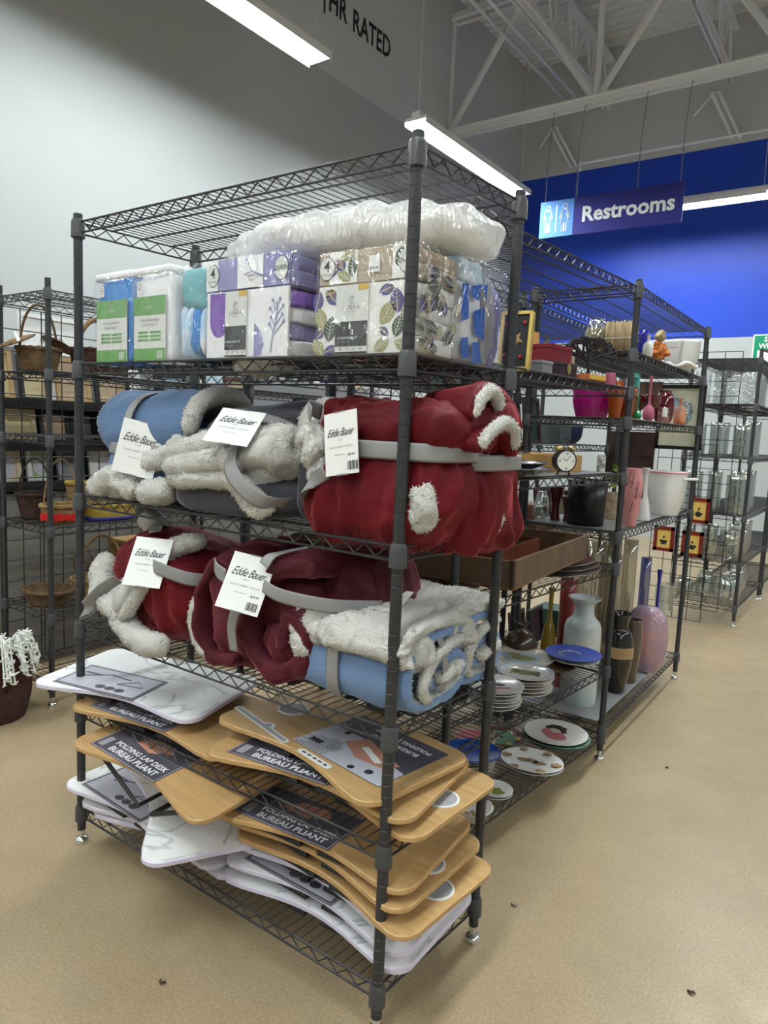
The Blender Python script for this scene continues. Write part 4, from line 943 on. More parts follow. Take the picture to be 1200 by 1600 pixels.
def floral(b, M):
    for k in range(6): splat(b, M@RZ(k*1.05)@T(.095, 0, .007), .016, M_TANP, 1.4, am=.8, sd=k)
    for k in range(3): splat(b, M@T(-.03+.03*k, .01*(k % 2)), .014, M_TANP, 1.8, am=.8, sd=k+9)
def redrose(b, M):
    for k in range(5): splat(b, M@RZ(k*1.3)@T(.03, 0, .0003*k), .030, M_PRED, 1.2, am=.5, sd=k)
    splat(b, M@T(.04, .02, .003), .014, M_PGRN, 1.4, sd=4)
def greens(b, M):
    for k in range(7): splat(b, M@RZ(k*.9)@T(.05, 0, .0003*k), .03, M_PGRN, 1.4, am=.7, sd=k)
    for k in range(5): splat(b, M@RZ(k*1.3+.4)@T(.07, 0, .003), .012, M_OCHRE, 1.2, am=.6, sd=k)
def leafm(b, M): splat(b, M, .022, M_OLIVE, 1.5, am=.8, sd=3)
def houses(b, M):
    for k in range(4): b.rect(-.04+.02*k, -.02, -.025+.02*k, .03-.006*(k % 2), M_TANP, M)
    for k in range(3): b.rect(.035+.008*k, -.02, .038+.008*k, .025, M_GREYINK, M)
def swirl(b, M):
    for k in range(4): b.tube([(.03*math.cos(a+k)*(1+.3*k), .03*math.sin(a+k)*(1+.3*k), .0008) for a in [.25*q for q in range(7)]], .002, M_LGREY, 4, M=M)
Z4, Z1 = .405+.005, .118+.005
def stack(x, y, z, n, r, m, label, group, dz=.0125, rr=random.Random(3), cols=None):
    for k in range(n): plate((x+rr.uniform(-.006, .006), y+rr.uniform(-.006, .006), z+dz*k), r*(1+rr.uniform(-.02, .01)), (cols or [m])[k % len(cols or [m])], label, None, group)
    return z+dz*n
z = stack(-.21, 1.18, Z4, 5, .102, M_CWHITE, 'cream plate in the stack under the crab plate', 'plates under the crab plate', cols=[M_CREAM, M_CWHITE])
plate((-.21, 1.18, z), .105, M_CWHITE, 'white plate with an olive crab, top of its stack', crab, rz=.3, rim=M_PSKY)
z = stack(-.23, .98, Z4, 5, .092, M_CWHITE, 'white plate in the stack under the bird plate beside the rack post', 'plates under the bird plate')
plate((-.23, .98, z), .098, M_CWHITE, 'white plate with a faded bird picture, top of the stack beside the rack post', bird, rz=.5)
plate((-.36, 1.48, Z4+.015), .135, M_CREAM, 'cream plate with a scalloped rim and painted landscape', scene, rz=.4, rim=M_TANP)
plate((-.36, 1.48, Z4), .12, M_CREAM, 'plain cream plate under the landscape plate')
plate((-.185, 1.60, Z4+.035), .115, M_PAINTB, 'glossy blue plate with pale swirls at the shelf edge', swirl, rz=.1)
plate((-.185, 1.60, Z4+.018), .108, M_CWHITE, 'white plate under the glossy blue one')
plate((-.235, 1.50, Z4), .095, ceram('amber_marbled', (.20, .09, .03), var=(.06, .03, .015), vscale=25), 'mottled amber brown plate behind the crab plate')
b = MB().box((0, 0, .03), (.115, .09, .06), M_CREAM, bev=.008); o = b.build('butter_dish', smooth=True, ang=40); tag(o, 'square cream ceramic dish behind the plate stacks', 'dish'); o.location = (-.38, 1.22, Z4); o.rotation_euler = (0, 0, .4)
b = MB().shell([(.055, 0), (.07, .01), (.076, .04), (.05, .075), (.022, .095), (.02, .115), (.03, .125)], .003, M_DBROWN, 28); o = b.build('jug', smooth=True); tag(o, 'dark brown squat jug behind the blue plate', 'jug'); o.location = (-.43, 1.62, Z4)
# bottom shelf
z = stack(-.19, 1.48, Z1, 2, .135, ceram('green_glaze', (.12, .22, .17)), 'sage green plate under the red and black figure plate', 'plates under the figure plate', .010)
plate((-.19, 1.48, z), .128, M_CWHITE, 'plate with a black haired figure in red, on the bottom plate shelf', lady, rz=-.6); 
plate((-.17, 1.20, Z1), .118, M_CWHITE, 'white plate under the oval floral plate', rz=.2, sx=.85)
plate((-.17, 1.20, Z1+.011), .118, M_CWHITE, 'oval white plate with faded brown flowers, bottom shelf', floral, rz=.2, sx=.85)
plate((-.178, .92, Z1), .060, M_CWHITE, 'small white saucer underneath the leaf saucer'); plate((-.178, .92, Z1+.010), .060, M_CWHITE, 'small saucer with green leaf, bottom shelf', leafm)
t = plate((-.17, .74, Z1), .068, M_CWHITE, 'small deep bowl with brown house drawing, at the near end of the bottom shelf', houses, deep=.04, cat='bowl', rz=.7)
z = stack(-.42, 1.20, Z1, 3, .09, M_CREAM, 'cream plate under the red rose plate', 'plates under the rose plate', .012); plate((-.42, 1.20, z), .095, M_TANP, 'plate covered in red roses behind the rack post', redrose)
z = stack(-.34, 1.05, Z1, 3, .085, M_CREAM, 'cream bowl under the deep blue plate', 'bowls under the deep blue plate', .016); plate((-.34, 1.05, z), .105, mat('cobalt_plate', (.01, .06, .36), .15, coat=.6), 'deep cobalt blue shallow plate behind the rack post')
plate((-.36, 1.34, Z1), .09, ceram('maroon', (.12, .02, .02)), 'maroon plate at the back of the bottom plate shelf', greens)
plate((-.27, .62, .84+.03), .125, M_CREAM, 'pale yellow plate with green leaf pattern, under the wooden drawer', greens, deep=.018); plate((-.27, .62, .84), .11, M_DBROWN, 'dark plate under the green leaf plate'); plate((-.27, .62, .855), .115, M_DBROWN, 'second dark plate under the green leaf plate')
# oval brown trays under the drawer
M_TRAY = mat('tray_purple_brown', (.085, .035, .032), .3, coat=.5)
for k in range(3): plate((-.17, 1.33, .84+.016*k), .14-.01*k, M_TRAY, ('lowest brown oval tray, jutting from under the wooden drawer', 'middle brown oval tray under the wooden drawer', 'top brown oval tray touching the wooden drawer')[k], sx=1.5, rz=a1-PI/2, deep=.016, cat='tray')
# wooden drawer with an inner box
M_WALN = wood_mat('walnut_wood', (.085, .05, .028), (.13, .08, .045), .5, 4, (6, 1, 1)); M_REDW = wood_mat('cherry_wood', (.12, .028, .014), (.17, .045, .02), .4, 6, (6, 1, 1)); M_FELT = mat('green_felt', (.01, .10, .05), .9); M_INTAN = mat('drawer_floor', (.36, .20, .10), .6)
def tray_box(t, x0, x1, y0, y1, z0, z1, th, m, mf, name):
    b = MB(); b.box(((x0+x1)/2, (y0+y1)/2, z0+.003), (x1-x0, y1-y0, .006), mf)
    for c, d in ((((x0+x1)/2, y0+th/2), (x1-x0, th)), (((x0+x1)/2, y1-th/2), (x1-x0, th)), ((x0+th/2, (y0+y1)/2), (th, y1-y0)), ((x1-th/2, (y0+y1)/2), (th, y1-y0))): b.box((c[0], c[1], (z0+z1)/2), (d[0], d[1], z1-z0), m)
    return b.build(name, t)
t = thing('storage_tray', 'long brown wooden drawer lying on the plate rack with a red box inside', 'drawer', (-.045, .66, .898), math.atan2(.74, -.045)); tray_box(t, 0, .74, 0, .36, 0, .085, .014, M_WALN, M_INTAN, 'drawer_body')
t = thing('divided_box', 'red-brown divided box with green felt sitting inside the wooden drawer', 'box', (-.13, .70, .906), math.atan2(.74, -.045)); o = tray_box(t, 0, .40, 0, .20, 0, .09, .009, M_REDW, M_FELT, 'box_body')
b = MB(); b.box((.2, .10, .05), (.39, .006, .07), M_REDW); b.box((.10, .05, .05), (.006, .09, .07), M_FELT); b.box((.30, .05, .05), (.006, .09, .07), M_FELT); b.box((.2, .05, .03), (.19, .085, .004), mat('box_pink', (.35, .16, .14), .6)); b.build('divider', t)
# clock shelf
t = thing('alarm_clock', 'black twin bell alarm clock with white dial', 'clock', (-.13, 1.20, 1.212), math.radians(48)); t.scale = (.9, .9, .9); M_BRASS = mat('brass', (.45, .33, .16), .3, metal=1)
b = MB().tube([(0, -.018, .055), (0, .018, .055)], .044, M_PBLK, 32); b.build('case', t, smooth=True, ang=40)
F = fr((0, -.0195, .055), (1, 0, 0), (0, 0, 1)); b = MB().disc(.038, mat('dial_white', (.8, .82, .78), .4), F, 1, 32)
for k, s in enumerate(('12', '3', '6', '9')): a = PI/2-k*PI/2; b.text(s, .014, M_INK, F@T(.028*math.cos(a), .028*math.sin(a), .001), .02)
for k in range(12): a = k*PI/6; b.box((.034*math.cos(a), .034*math.sin(a), .0006), (.002, .002, .0004), M_INK, F)
for a, l in ((2.5, .018), (.9, .026)): b.tube([(0, 0, .001), (l*math.cos(a), l*math.sin(a), .001)], .0011, M_INK, 4, M=F)
b.build('dial', t)
for s in (-1, 1):
    MB().lathe([(.019, 0), (.017, .009), (.009, .015), (.0008, .017)], M_BRASS, 20, T(s*.024, 0, .098)@RY(s*.45)).build('bell', t, smooth=True); MB().tube([(s*.018, 0, .02), (s*.028, 0, -.002)], .004, M_PBLK, 8).build('foot', t)
MB().tube(catmull([(-.022, 0, .108), (-.018, 0, .132), (0, 0, .14), (.018, 0, .132), (.022, 0, .108)], 4), .002, M_PBLK, 6).build('handle', t, smooth=True)
M_GREYCER = ceram('slate_glaze', (.06, .068, .08)); 
for k in range(2): plate((-.23, .93, 1.212+.018*k), .155-.01*k, M_GREYCER, ('wide slate grey platter at the near end of the clock shelf', 'second slate grey platter on top of the first, left of the clock')[k], deep=.026, cat='platter')
t = thing('wooden_sieve', 'round tan wooden hoop box behind the alarm clock', 'box', (-.335, 1.50, 1.212)); MB().shell([(.15, 0), (.15, .062)], .005, mat('pale_bentwood', (.50, .28, .09), .5), 40).build('hoop', t, smooth=True, ang=40); 
vessel('votive_holder', 'small black and silver patterned cylinder at the far end of the clock shelf', (-.14, 1.62, 1.212), .034, .068, 'cyl', mat('mercury_pattern', (.05, .05, .05), .3, var=(.75, .75, .72), vscale=60), 'candle holder')
for k, (x, y, w_) in enumerate(((-.42, 1.0, .10), (-.46, 1.25, .12), (-.44, 1.5, .09))): vessel('dark_vase', ('squat dark bottle at the back of the clock shelf near end', 'round dark bronze pot at the back of the clock shelf', 'dark bronze cup behind the tan hoop box')[k], (x, y, 1.212), w_, .09, 'urn', mat('dark_bronze', (.05, .035, .02), .35, metal=.5))
# 1.397 shelf
t = thing('magenta_pot', 'wide glossy magenta pot behind the box shelf, left of the amber vase', 'pot', (-.275, 1.84, 1.433)); MB().shell(cm(PROF['pot'], .172, .150), .004, ceram('magenta_glaze', (.40, .005, .19), .15), 36).build('pot_body', t, smooth=True)
vessel('amber_vase', 'amber glass vase next to the magenta pot', (-.158, 1.79, 1.433), .070, .15, 'taper', mat('amber_glass', (.55, .10, .005), .08, trans=.35, coat=1), 'vase')
vessel('amber_cup', 'darker amber glass cup half behind the amber vase', (-.125, 1.87, 1.433), .066, .13, 'cyl', mat('amber_dark', (.34, .09, .01), .1, trans=.3, coat=1), 'cup')
vessel('pink_tumbler', 'dusty pink frosted tumbler standing on the box shelf near its far end', (-.13, 1.62, 1.551), .038, .05, 'cyl', mat('dusty_pink', (.50, .13, .21), .3), 'cup')
# ---- box shelf (1.545)
ZB = 1.551
def lbox(name, label, loc, d, m, rz=a1, lid=None, cat='box'):
    t = thing(name, label, cat, loc, rz); MB().box((0, 0, d[2]*.36), (d[0], d[1], d[2]*.72), m, bev=.002).build('base', t); MB().box((0, 0, d[2]*.86), (d[0]+.004, d[1]+.004, d[2]*.26), lid or m, bev=.002).build('lid', t); return t
t = lbox('jewelry_box', 'dark plum box with a gold emblem at the front of the box shelf', (-.19, 1.22, ZB), (.13, .09, .05), mat('plum_leather', (.035, .012, .022), .5))
b = MB(); F = fr((0.0, -.0475, .03), (1, 0, 0), (0, 0, 1)); splat(b, F, .017, mat('gold', (.75, .55, .2), .25, metal=1), 1, am=.3); b.disc(.009, MATS['gold'], F@T(0, -.012, .001)); b.build('emblem', t)
lbox('grey_box', 'plain grey box at the near end of the box shelf', (-.205, 1.07, ZB), (.075, .09, .042), mat('grey_cardboard', (.22, .23, .24), .7))
t = lbox('red_lidded_box', 'dark red lidded box stacked on the plum box', (-.235, 1.23, ZB+.051), (.15, .12, .060), mat('dark_red_box', (.20, .008, .015), .35))
lbox('patterned_box', 'beige patterned box right of the red lidded box', (-.30, 1.52, ZB), (.07, .08, .11), mat('beige_pattern', (.42, .33, .2), .6, var=(.6, .5, .33), vscale=60))
t = thing('star_picture', 'black picture with a gold star and red berries in a glittery gold frame', 'picture', (-.185, .87, ZB)); 
F = fr((0, 0, .082), (-.62, -.1, .0), (.05, .12, 1)); b = MB().box((0, 0, 0), (.085, .165, .012), mat('black_board', (.012, .014, .014), .6), F); b.build('panel', t)
b = MB()
for c, d in (((-.045, 0), (.010, .18)), ((.045, 0), (.010, .18)), ((0, .086), (.095, .010)), ((0, -.086), (.095, .010))): b.box((c[0], c[1], 0), (d[0], d[1], .026), mat('gold_glitter', (.62, .45, .12), .35, metal=.6, bump='noise', bscale=400, bdist=.002), F)
b.build('frame', t)
b = MB(); F2 = F@T(0, 0, -.0075)@RX(PI); F2b = F@T(0, 0, .0075)
for G in (F2b, F2):
    b.poly([((.026 if k % 2 == 0 else .011)*math.sin(k*PI/5), (.026 if k % 2 == 0 else .011)*math.cos(k*PI/5)-.005, 0) for k in range(10)], M_TAN, G)
    for x, y in ((-.02, .05), (.03, .045), (-.025, -.055), (.03, -.05)): b.blob((0, 0, .003), (.007, .007, .006), M_PRED, G@T(x, y), e=1, nu=10, nv=6)
b.build('star_ornament', t)
t = thing('brown_picture', 'small gold and brown animal picture leaning behind the red box', 'picture', (-.30, 1.22, ZB)); F = fr((0, 0, .095), (-.3, .9, 0), (-.1, 0, 1)); b = MB().box((0, 0, 0), (.09, .15, .012), M_PBLK, F); b.build('frame', t); b = MB()
G = fr((0.009, 0.003, .095), (-.3, -.9, 0), (-.1, 0, 1))
for H in (G, F@T(0, 0, .0075), F@RY(PI)@T(0, 0, .0075)): b.rect(-.04, -.07, .04, .07, mat('ochre_print', (.50, .28, .07), .5), H); splat(b, H@T(-.01, .0, .001), .022, mat('brown_print', (.12, .04, .02), .5), .9, am=.5)
b.build('print', t)
t = thing('tree_candle_holder', 'black metal tree silhouette candle holder on the box shelf', 'candle holder', (-.165, 1.46, ZB)); t.scale = (1.25, 1.25, 1.25); b = MB(); rr = random.Random(2)
b.tube([(0, 0, 0), (.002, 0, .05), (0, 0, .09)], .006, M_PBLK, 6)
def twig(p, a, L_, d):
    q = (p[0]+L_*math.sin(a), p[1]+rr.uniform(-.004, .004), p[2]+L_*math.cos(a)); b.tube([p, q], .0012+.0011*d, M_PBLK, 4)
    if d > 0:
        for s in (-1, 0, 1): twig(q, a+s*.55+rr.uniform(-.2, .2), L_*.68, d-1)
    b.blob((q[0], q[1], q[2]), (.0035, .0015, .0045), M_PBLK, e=1, nu=6, nv=4)
for s in (-1.1, -.55, 0, .55, 1.1): twig((0, 0, .05+.012*abs(s)), s, .034, 3)
o = b.build('tree_shape', t); o.rotation_euler = (0, 0, .6); MB().box((0, 0, .002), (.06, .03, .004), M_PBLK).build('base', t)
t = thing('orange_book', 'orange and red patterned book lying under the tree candle holder', 'book', (-.135, 1.37, ZB), a1-.1); MB().box((0, 0, .010), (.12, .09, .02), mat('red_orange_cover', (.45, .05, .02), .5, var=(.65, .25, .08), vscale=30), bev=.002).build('cover', t); MB().box((0, -.043, .010), (.112, .008, .014), M_OCHRE).build('page_block', t)
# ---- vase rack
a2l = a2
ZV = 1.698
t = thing('straw_jar', 'clear glass jar filled with straw, behind the tree candle holder', 'jar', (-.275, 1.83, ZV)); MB().shell(cm(PROF['fish'], .10, .15), .003, G_CLEAR, 28).build('glass', t, smooth=True); MB().lathe(cm([(.5, .03), (.8, .15), (.9, .45), (.8, .7), (.1, .72)], .10, .15), mat('straw', (.55, .42, .25), .9, bump='noise', bscale=120, bdist=.006, var=(.35, .25, .13), vscale=80, stretch=(1, 1, .2)), 20).build('filling', t, smooth=True)
t = thing('straw_vase', 'square vase wrapped in dried reed stalks', 'vase', (-.17, 1.84, ZV)); b = MB(); b.box((0, 0, .06), (.09, .09, .12), M_TANP)
for k in range(13):
    for s in (-1, 1):
        x = -.048+.008*k; b.tube([(x, s*.048, 0), (x+rr.uniform(-.002, .002), s*.049, .128+rr.uniform(-.006, .004))], .0042, MATS['straw'], 5); b.tube([(s*.048, x, 0), (s*.049, x, .128+rr.uniform(-.006, .004))], .0042, MATS['straw'], 5)
b.build('reed_wrap', t, smooth=True); MB().tube([(-.054, -.054, .06), (.054, -.054, .06), (.054, .054, .06), (-.054, .054, .06)], .002, M_CARD, 5, True).build('raffia_tie', t)
M_COB = mat('cobalt_glass', (.005, .01, .28), .08, coat=1)
vessel('cobalt_vase', 'cobalt blue vase behind the white bottle vase, top shelf of the vase rack', (-.13, 2.0, ZV), .056, .115, 'cyl', M_COB)
vessel('white_bottle_vase', 'small white bottle vase in front of the cobalt one', (-.095, 1.965, ZV), .042, .092, 'bottle', M_CWHITE)
t = thing('autumn_figurine', 'orange and brown autumn leaf figurine with a pale flower head', 'figurine', (-.105, 2.17, ZV)); b = MB(); b.blob((0, 0, .045), (.035, .03, .045), mat('rust_orange', (.42, .07, .01), .5, var=(.65, .25, .04), vscale=50), e=.9, amp=.02, fs=60, nu=30); b.build('leafy_body', t); MB().blob((.0, 0, .115), (.022, .022, .024), mat('pale_petal', (.65, .55, .35), .6, var=(.25, .18, .05), vscale=60), e=1, amp=.01, fs=80, nu=24).build('flower_head', t, smooth=True)
t = thing('white_relief_pot', 'white ceramic pot with faint red word and relief base, near the far post', 'pot', (-.11, 2.60, ZV)); MB().shell(cm(PROF['bowl'], .175, .145), .005, M_CWHITE, 36).build('pot_body', t, smooth=True); b = MB()
fluff(b, [(.10*math.cos(a)*.8, .10*math.sin(a)*.8, .022+.01*math.sin(a*5)) for a in [-2.8+.35*k for k in range(9)]], .010, M_CWHITE, seg=8, n=3); b.build('relief_branch', t, smooth=True)
b = MB(); F = fr((-.018, -.0865, .105), (1, .15, 0), (0, -.35, 1)); b.tube([(-.03+.004*k, .004*math.sin(k*1.8), 0) for k in range(16)], .0012, M_PPINK, 4, M=F); b.build('faint_script', t)
# 1.427 shelf
ZC = 1.433
vessel('green_bud_vase', 'tiny green glass bud vase beside the post', (-.085, 1.86, ZC), .036, .09, 'bud', mat('green_glass', (.0, .22, .06), .08, coat=1))
t = thing('teal_frame', 'upright teal wooden frame beside the pink bud vase', 'picture frame', (-.145, 1.97, ZC)); F = fr((0, 0, .1), (.12, 1, 0), (0, 0, 1)); b = MB()
for c, d in (((-.035, 0), (.02, .2)), ((.035, 0), (.02, .2)), ((0, .09), (.09, .02)), ((0, -.09), (.09, .02))): b.box((c[0], c[1], 0), (d[0], d[1], .02), mat('teal_paint', (.12, .50, .47), .5), F)
b.build('frame', t)
vessel('pink_bud_vase', 'dusty pink bud vase with long neck and round foot', (-.12, 2.15, ZC), .052, .2, 'bud', MATS['dusty_pink'])
for k, (y, dx) in enumerate(((2.27, 0), (2.33, -.07))):
    vessel('wine_goblet', ('dark red glass goblet right of the pink bud vase', 'second dark red goblet, behind the labelled candle')[k], (-.14+dx, y, ZC), .075, .125, 'goblet', mat('wine_glass_red', (.10, .002, .008), .08, coat=1), 'goblet')
t = thing('labelled_candle', 'pale pink candle glass with a white label', 'candle', (-.10, 2.33, ZC)); MB().lathe([(.024, 0), (.026, .003), (.026, .03), (.0008, .03)], mat('pink_wax', (.55, .28, .30), .3), 24).build('wax', t, smooth=True, ang=40); MB().shell([(.026, 0), (.027, .07)], .002, glass_mat('pink_glass', (.8, .6, .62)), 24).build('glass', t, smooth=True); MB().rect(-.012, -.02, .012, .02, M_PAPER, fr((.012, -.026, .045), (1, .45, 0), (0, 0, 1))).build('label', t)
t = thing('red_pitcher', 'dark red glass pitcher with a curved handle', 'pitcher', (-.15, 2.52, ZC)); MB().shell(cm(PROF['fish'], .10, .16), .003, MATS['wine_glass_red'], 28).build('body', t, smooth=True); MB().tube(catmull([(.0, -.045, .13), (.0, -.085, .12), (.0, -.085, .06), (.0, -.05, .03)], 5), .005, MATS['wine_glass_red'], 8).build('handle', t, smooth=True)
vessel('orange_bottle_vase', 'small frosted bottle vase fading to orange at the foot', (-.10, 2.64, ZC), .058, .13, 'bottle', mat('frost_orange', (.72, .42, .32), .3, var=(.6, .15, .03), vscale=8))
vessel('small_goblet', 'clear stemmed goblet at the far end of the picture shelf', (-.11, 2.80, ZC), .05, .11, 'goblet', G_CLEAR, 'goblet')
t = thing('floral_picture', 'black framed cream picture with a blue grey flower bouquet', 'picture', (-.19, 3.03, 1.48)); F = fr((0, 0, 0), (1, 0, 0), (0, 0, 1)); b = MB()
for c, d in (((-.115, 0), (.02, .36)), ((.115, 0), (.02, .36)), ((0, .17), (.25, .02)), ((0, -.17), (.25, .02))): b.box((c[0], c[1], 0), (d[0], d[1], .02), M_PBLK, F)
b.build('frame', t); b = MB().rect(-.105, -.16, .105, .16, mat('cream_print', (.62, .60, .45), .6), F, .002)
for k in range(9): splat(b, F@T(-.0+.035*math.cos(k*2.3), .03+.05*math.sin(k*1.9), .004+.0003*k), .026, (mat('dusty_blue_print', (.16, .24, .30), .6), M_PSKY)[k % 2], 1.2, am=.7, sd=k)
b.build('print', t)
for k, (x, z0, w_, h_, lb) in enumerate(((-.44, 1.25, .26, .28, 'dark brown square panel hanging at the far end of the vase rack'), (-.38, 1.60, .17, .15, 'brown wooden panel above the dark brown one at the far end'))):
    b = MB().box((0, 0, 0), (w_, .02, h_), mat('dark_brown_wood%d' % k, ((.035, .016, .012), (.09, .05, .03))[k], .5)); b.box((0, -.011, 0), (w_, .003, .004), M_PBLK); b.box((0, -.011, 0), (.004, .003, h_), M_PBLK); o = b.build('brown_wall_board'); o.location = (x, 3.02, z0); tag(o, lb, 'panel')
# .965 shelf
ZD = .973
vessel('blossom_vase', 'tall pink vase with dark blossom branches, left of the white pot', (-.10, 1.93, ZD), .088, .25, 'taper', mat('pink_blossom', (.60, .25, .26), .3, coat=.4, var=(.60, .25, .26), vscale=3))
b = MB(); rr = random.Random(8)
for k in range(16): a = -2.4+rr.uniform(0, 2.6); zz = rr.uniform(.05, .22); r_ = .0445; b.tube([(r_*math.cos(a), r_*math.sin(a), zz), (r_*1.0*math.cos(a+.12), r_*1.0*math.sin(a+.12), zz+rr.uniform(-.02, .03)), (r_*math.cos(a+.3), r_*math.sin(a+.3), zz+rr.uniform(-.01, .04))], .0012, M_PBLK, 4)
o = b.build('blossom_branch', [x for x in COL.objects if x.name == 'blossom_vase'][0])
vessel('white_flared_vase', 'tall plain white vase between the pink vase and the white pot', (-.12, 2.20, ZD), .07, .245, 'slim', M_CWHITE, sx=1.0)
t = thing('artificial_plant', 'yellow green artificial plant behind the pink blossom vase', 'plant', (-.24, 2.12, ZD)); MB().shell(cm(PROF['pot'], .09, .12), .003, MATS['beige_pattern'], 20).build('pot', t, smooth=True); b = MB(); rr = random.Random(5)
for k in range(60): a = rr.uniform(0, 6.28); e = rr.uniform(0, 1.2); M_ = T(.04*math.cos(a)*math.sin(e), .04*math.sin(a)*math.sin(e), .14+.09*math.cos(e)+rr.uniform(-.03, .02))@RZ(a)@RY(rr.uniform(-.8, .8)); leaf(b, M_, .035, .01, mat('yellow_green_leaf', (.22, .30, .06), .5), False)
b.build('foliage', t)
t = thing('white_stock_pot', 'large white enamel pot with a pink rim and side handles', 'pot', (-.135, 2.60, ZD)); MB().shell(cm(PROF['pot'], .215, .215), .004, M_CWHITE, 40).build('pot_body', t, smooth=True); MB().tube([(.109*math.cos(2*PI*k/40), .109*math.sin(2*PI*k/40), .215) for k in range(40)], .0035, mat('pink_enamel', (.62, .12, .22), .3), 6, True).build('rim', t, smooth=True)
for s in (-1, 1): MB().tube(catmull([(s*.10, -.03, .185), (s*.15, -.025, .188), (s*.15, .025, .188), (s*.10, .03, .185)], 5), .006, M_CWHITE, 8).build('handle', t, smooth=True)
t = thing('black_bin', 'black cylindrical waste bin left of the rack post', 'bin', (-.25, 1.80, ZD)); MB().shell([(.076, 0), (.085, .19)], .003, mat('black_satin', (.008, .008, .01), .35), 36).build('bin_body', t, smooth=True)
for k in range(3): vessel('dark_red_vase', ('tall dark red glass vase left of the black bin', 'second dark red vase behind the tall one', 'short dark red vase nearest the bin')[k], (-.40+.03*k, 1.83+.09*k*(k < 2), ZD), .07, .15-.02*k, 'flare', MATS['wine_glass_red'])
for k in range(3): vessel('small_glass_jar', ('small clear jar at the back left of the dark red vases', 'small clear jar beside the back post', 'small round clear jar behind the others')[k], (-.46-.03*k, 1.80+.08*k, ZD), .07, .07+.02*k, 'fish', G_CLEAR, 'jar')
# bottom shelf vases
ZE = .156
t = thing('marbled_white_vase', 'tall white marbled vase with flared lip behind the rack post', 'vase', (-.25, 1.88, ZE)); MB().shell(cm(PROF['jug'], .165, .48), .005, mat('marbled_white', (.66, .69, .69), .15, coat=.6, var=(.46, .54, .58), vscale=5), 40).build('body', t, smooth=True)
t = thing('black_banded_vase', 'black vase with a wide tan rope band', 'vase', (-.155, 2.12, ZE)); P = cm(PROF['urn'], .135, .38); MB().shell(P, .004, ceram('black_glaze', (.008, .007, .007), .12), 36).build('body', t, smooth=True); b = MB().lathe([(r_+.0012, z_) for r_, z_ in P if .17 < z_ < .24], mat('tan_rope', (.42, .28, .13), .8, bump='wave', bscale=60, bdist=.002), 36); b.f = [q for q in b.f if len(q) == 4]; b.m = b.m[:len(b.f)]; b.build('band', t, smooth=True)
vessel('ribbed_glass_vase', 'brown smoky glass vase with ribbed waist', (-.145, 2.30, ZE), .10, .315, 'taper', mat('smoky_glass', (.16, .11, .08), .08, trans=.55, coat=1), fn=lambda a, z: 1+.03*math.sin(z*160)*(z < .2))
t = thing('pink_crackle_vase', 'large oval pink crackle glass vase, end of the bottom shelf', 'vase', (-.135, 2.52, ZE)); MB().lathe(cm(PROF['egg'], .215, .345, 7), mat('pink_crackle', (.66, .36, .33), .12, trans=.3, coat=1, bump='voronoi', bscale=120, bdist=.002, var=(.40, .30, .45), vscale=7), 44, sy=.6).build('body', t, smooth=True)
vessel('cobalt_slim_vase', 'tall slim cobalt blue vase behind the pink crackle one', (-.15, 2.74, ZE), .06, .5, 'slim', M_COB)
vessel('cobalt_tube_vase', 'straight clear tube with cobalt back, beside the slim cobalt vase', (-.22, 2.72, ZE), .055, .56, 'cyl', glass_mat('blue_grey_glass', (.45, .5, .75)))
vessel('clear_tulip_vase', 'clear tulip glass vase at the far end of the bottom shelf', (-.15, 2.89, ZE), .11, .40, 'goblet', G_CLEAR)
G_CYL = glass_mat('clear_glass_warm', (.80, .79, .76), .22)
for k, (x, y, w_, h_) in enumerate(((-.40, 2.28, .085, .62), (-.40, 2.42, .10, .66), (-.36, 2.56, .10, .70), (-.30, 2.42, .08, .60), (-.28, 2.62, .075, .66), (-.42, 2.7, .09, .72))):
    vessel('tall_glass_cylinder', ('tall clear glass cylinder, leftmost behind the black banded vase', 'tall clear glass cylinder second from the left, at the back', 'wide clear glass cylinder above the pink crackle vase', 'shorter clear glass cylinder with a sticker', 'clear glass cylinder nearest the cobalt vases', 'tallest clear glass cylinder at the very back')[k], (x, y, ZE), w_, h_, 'cyl', G_CYL, 'vase')
vessel('mustard_bottle', 'mustard yellow bottle behind the marbled white vase', (-.40, 1.86, ZE), .07, .50, 'bottle', ceram('mustard', (.30, .20, .02)), 'bottle'); vessel('red_vase', 'matte red cylinder vase behind the marbled white vase', (-.38, 2.02, ZE), .08, .52, 'cyl', ceram('brick_red', (.25, .03, .03)))
vessel('green_lidded_jar', 'jar with a green rim behind the cream plates', (-.50, 1.35, Z4), .12, .10, 'cyl', ceram('green_rim', (.02, .20, .10)), 'jar')

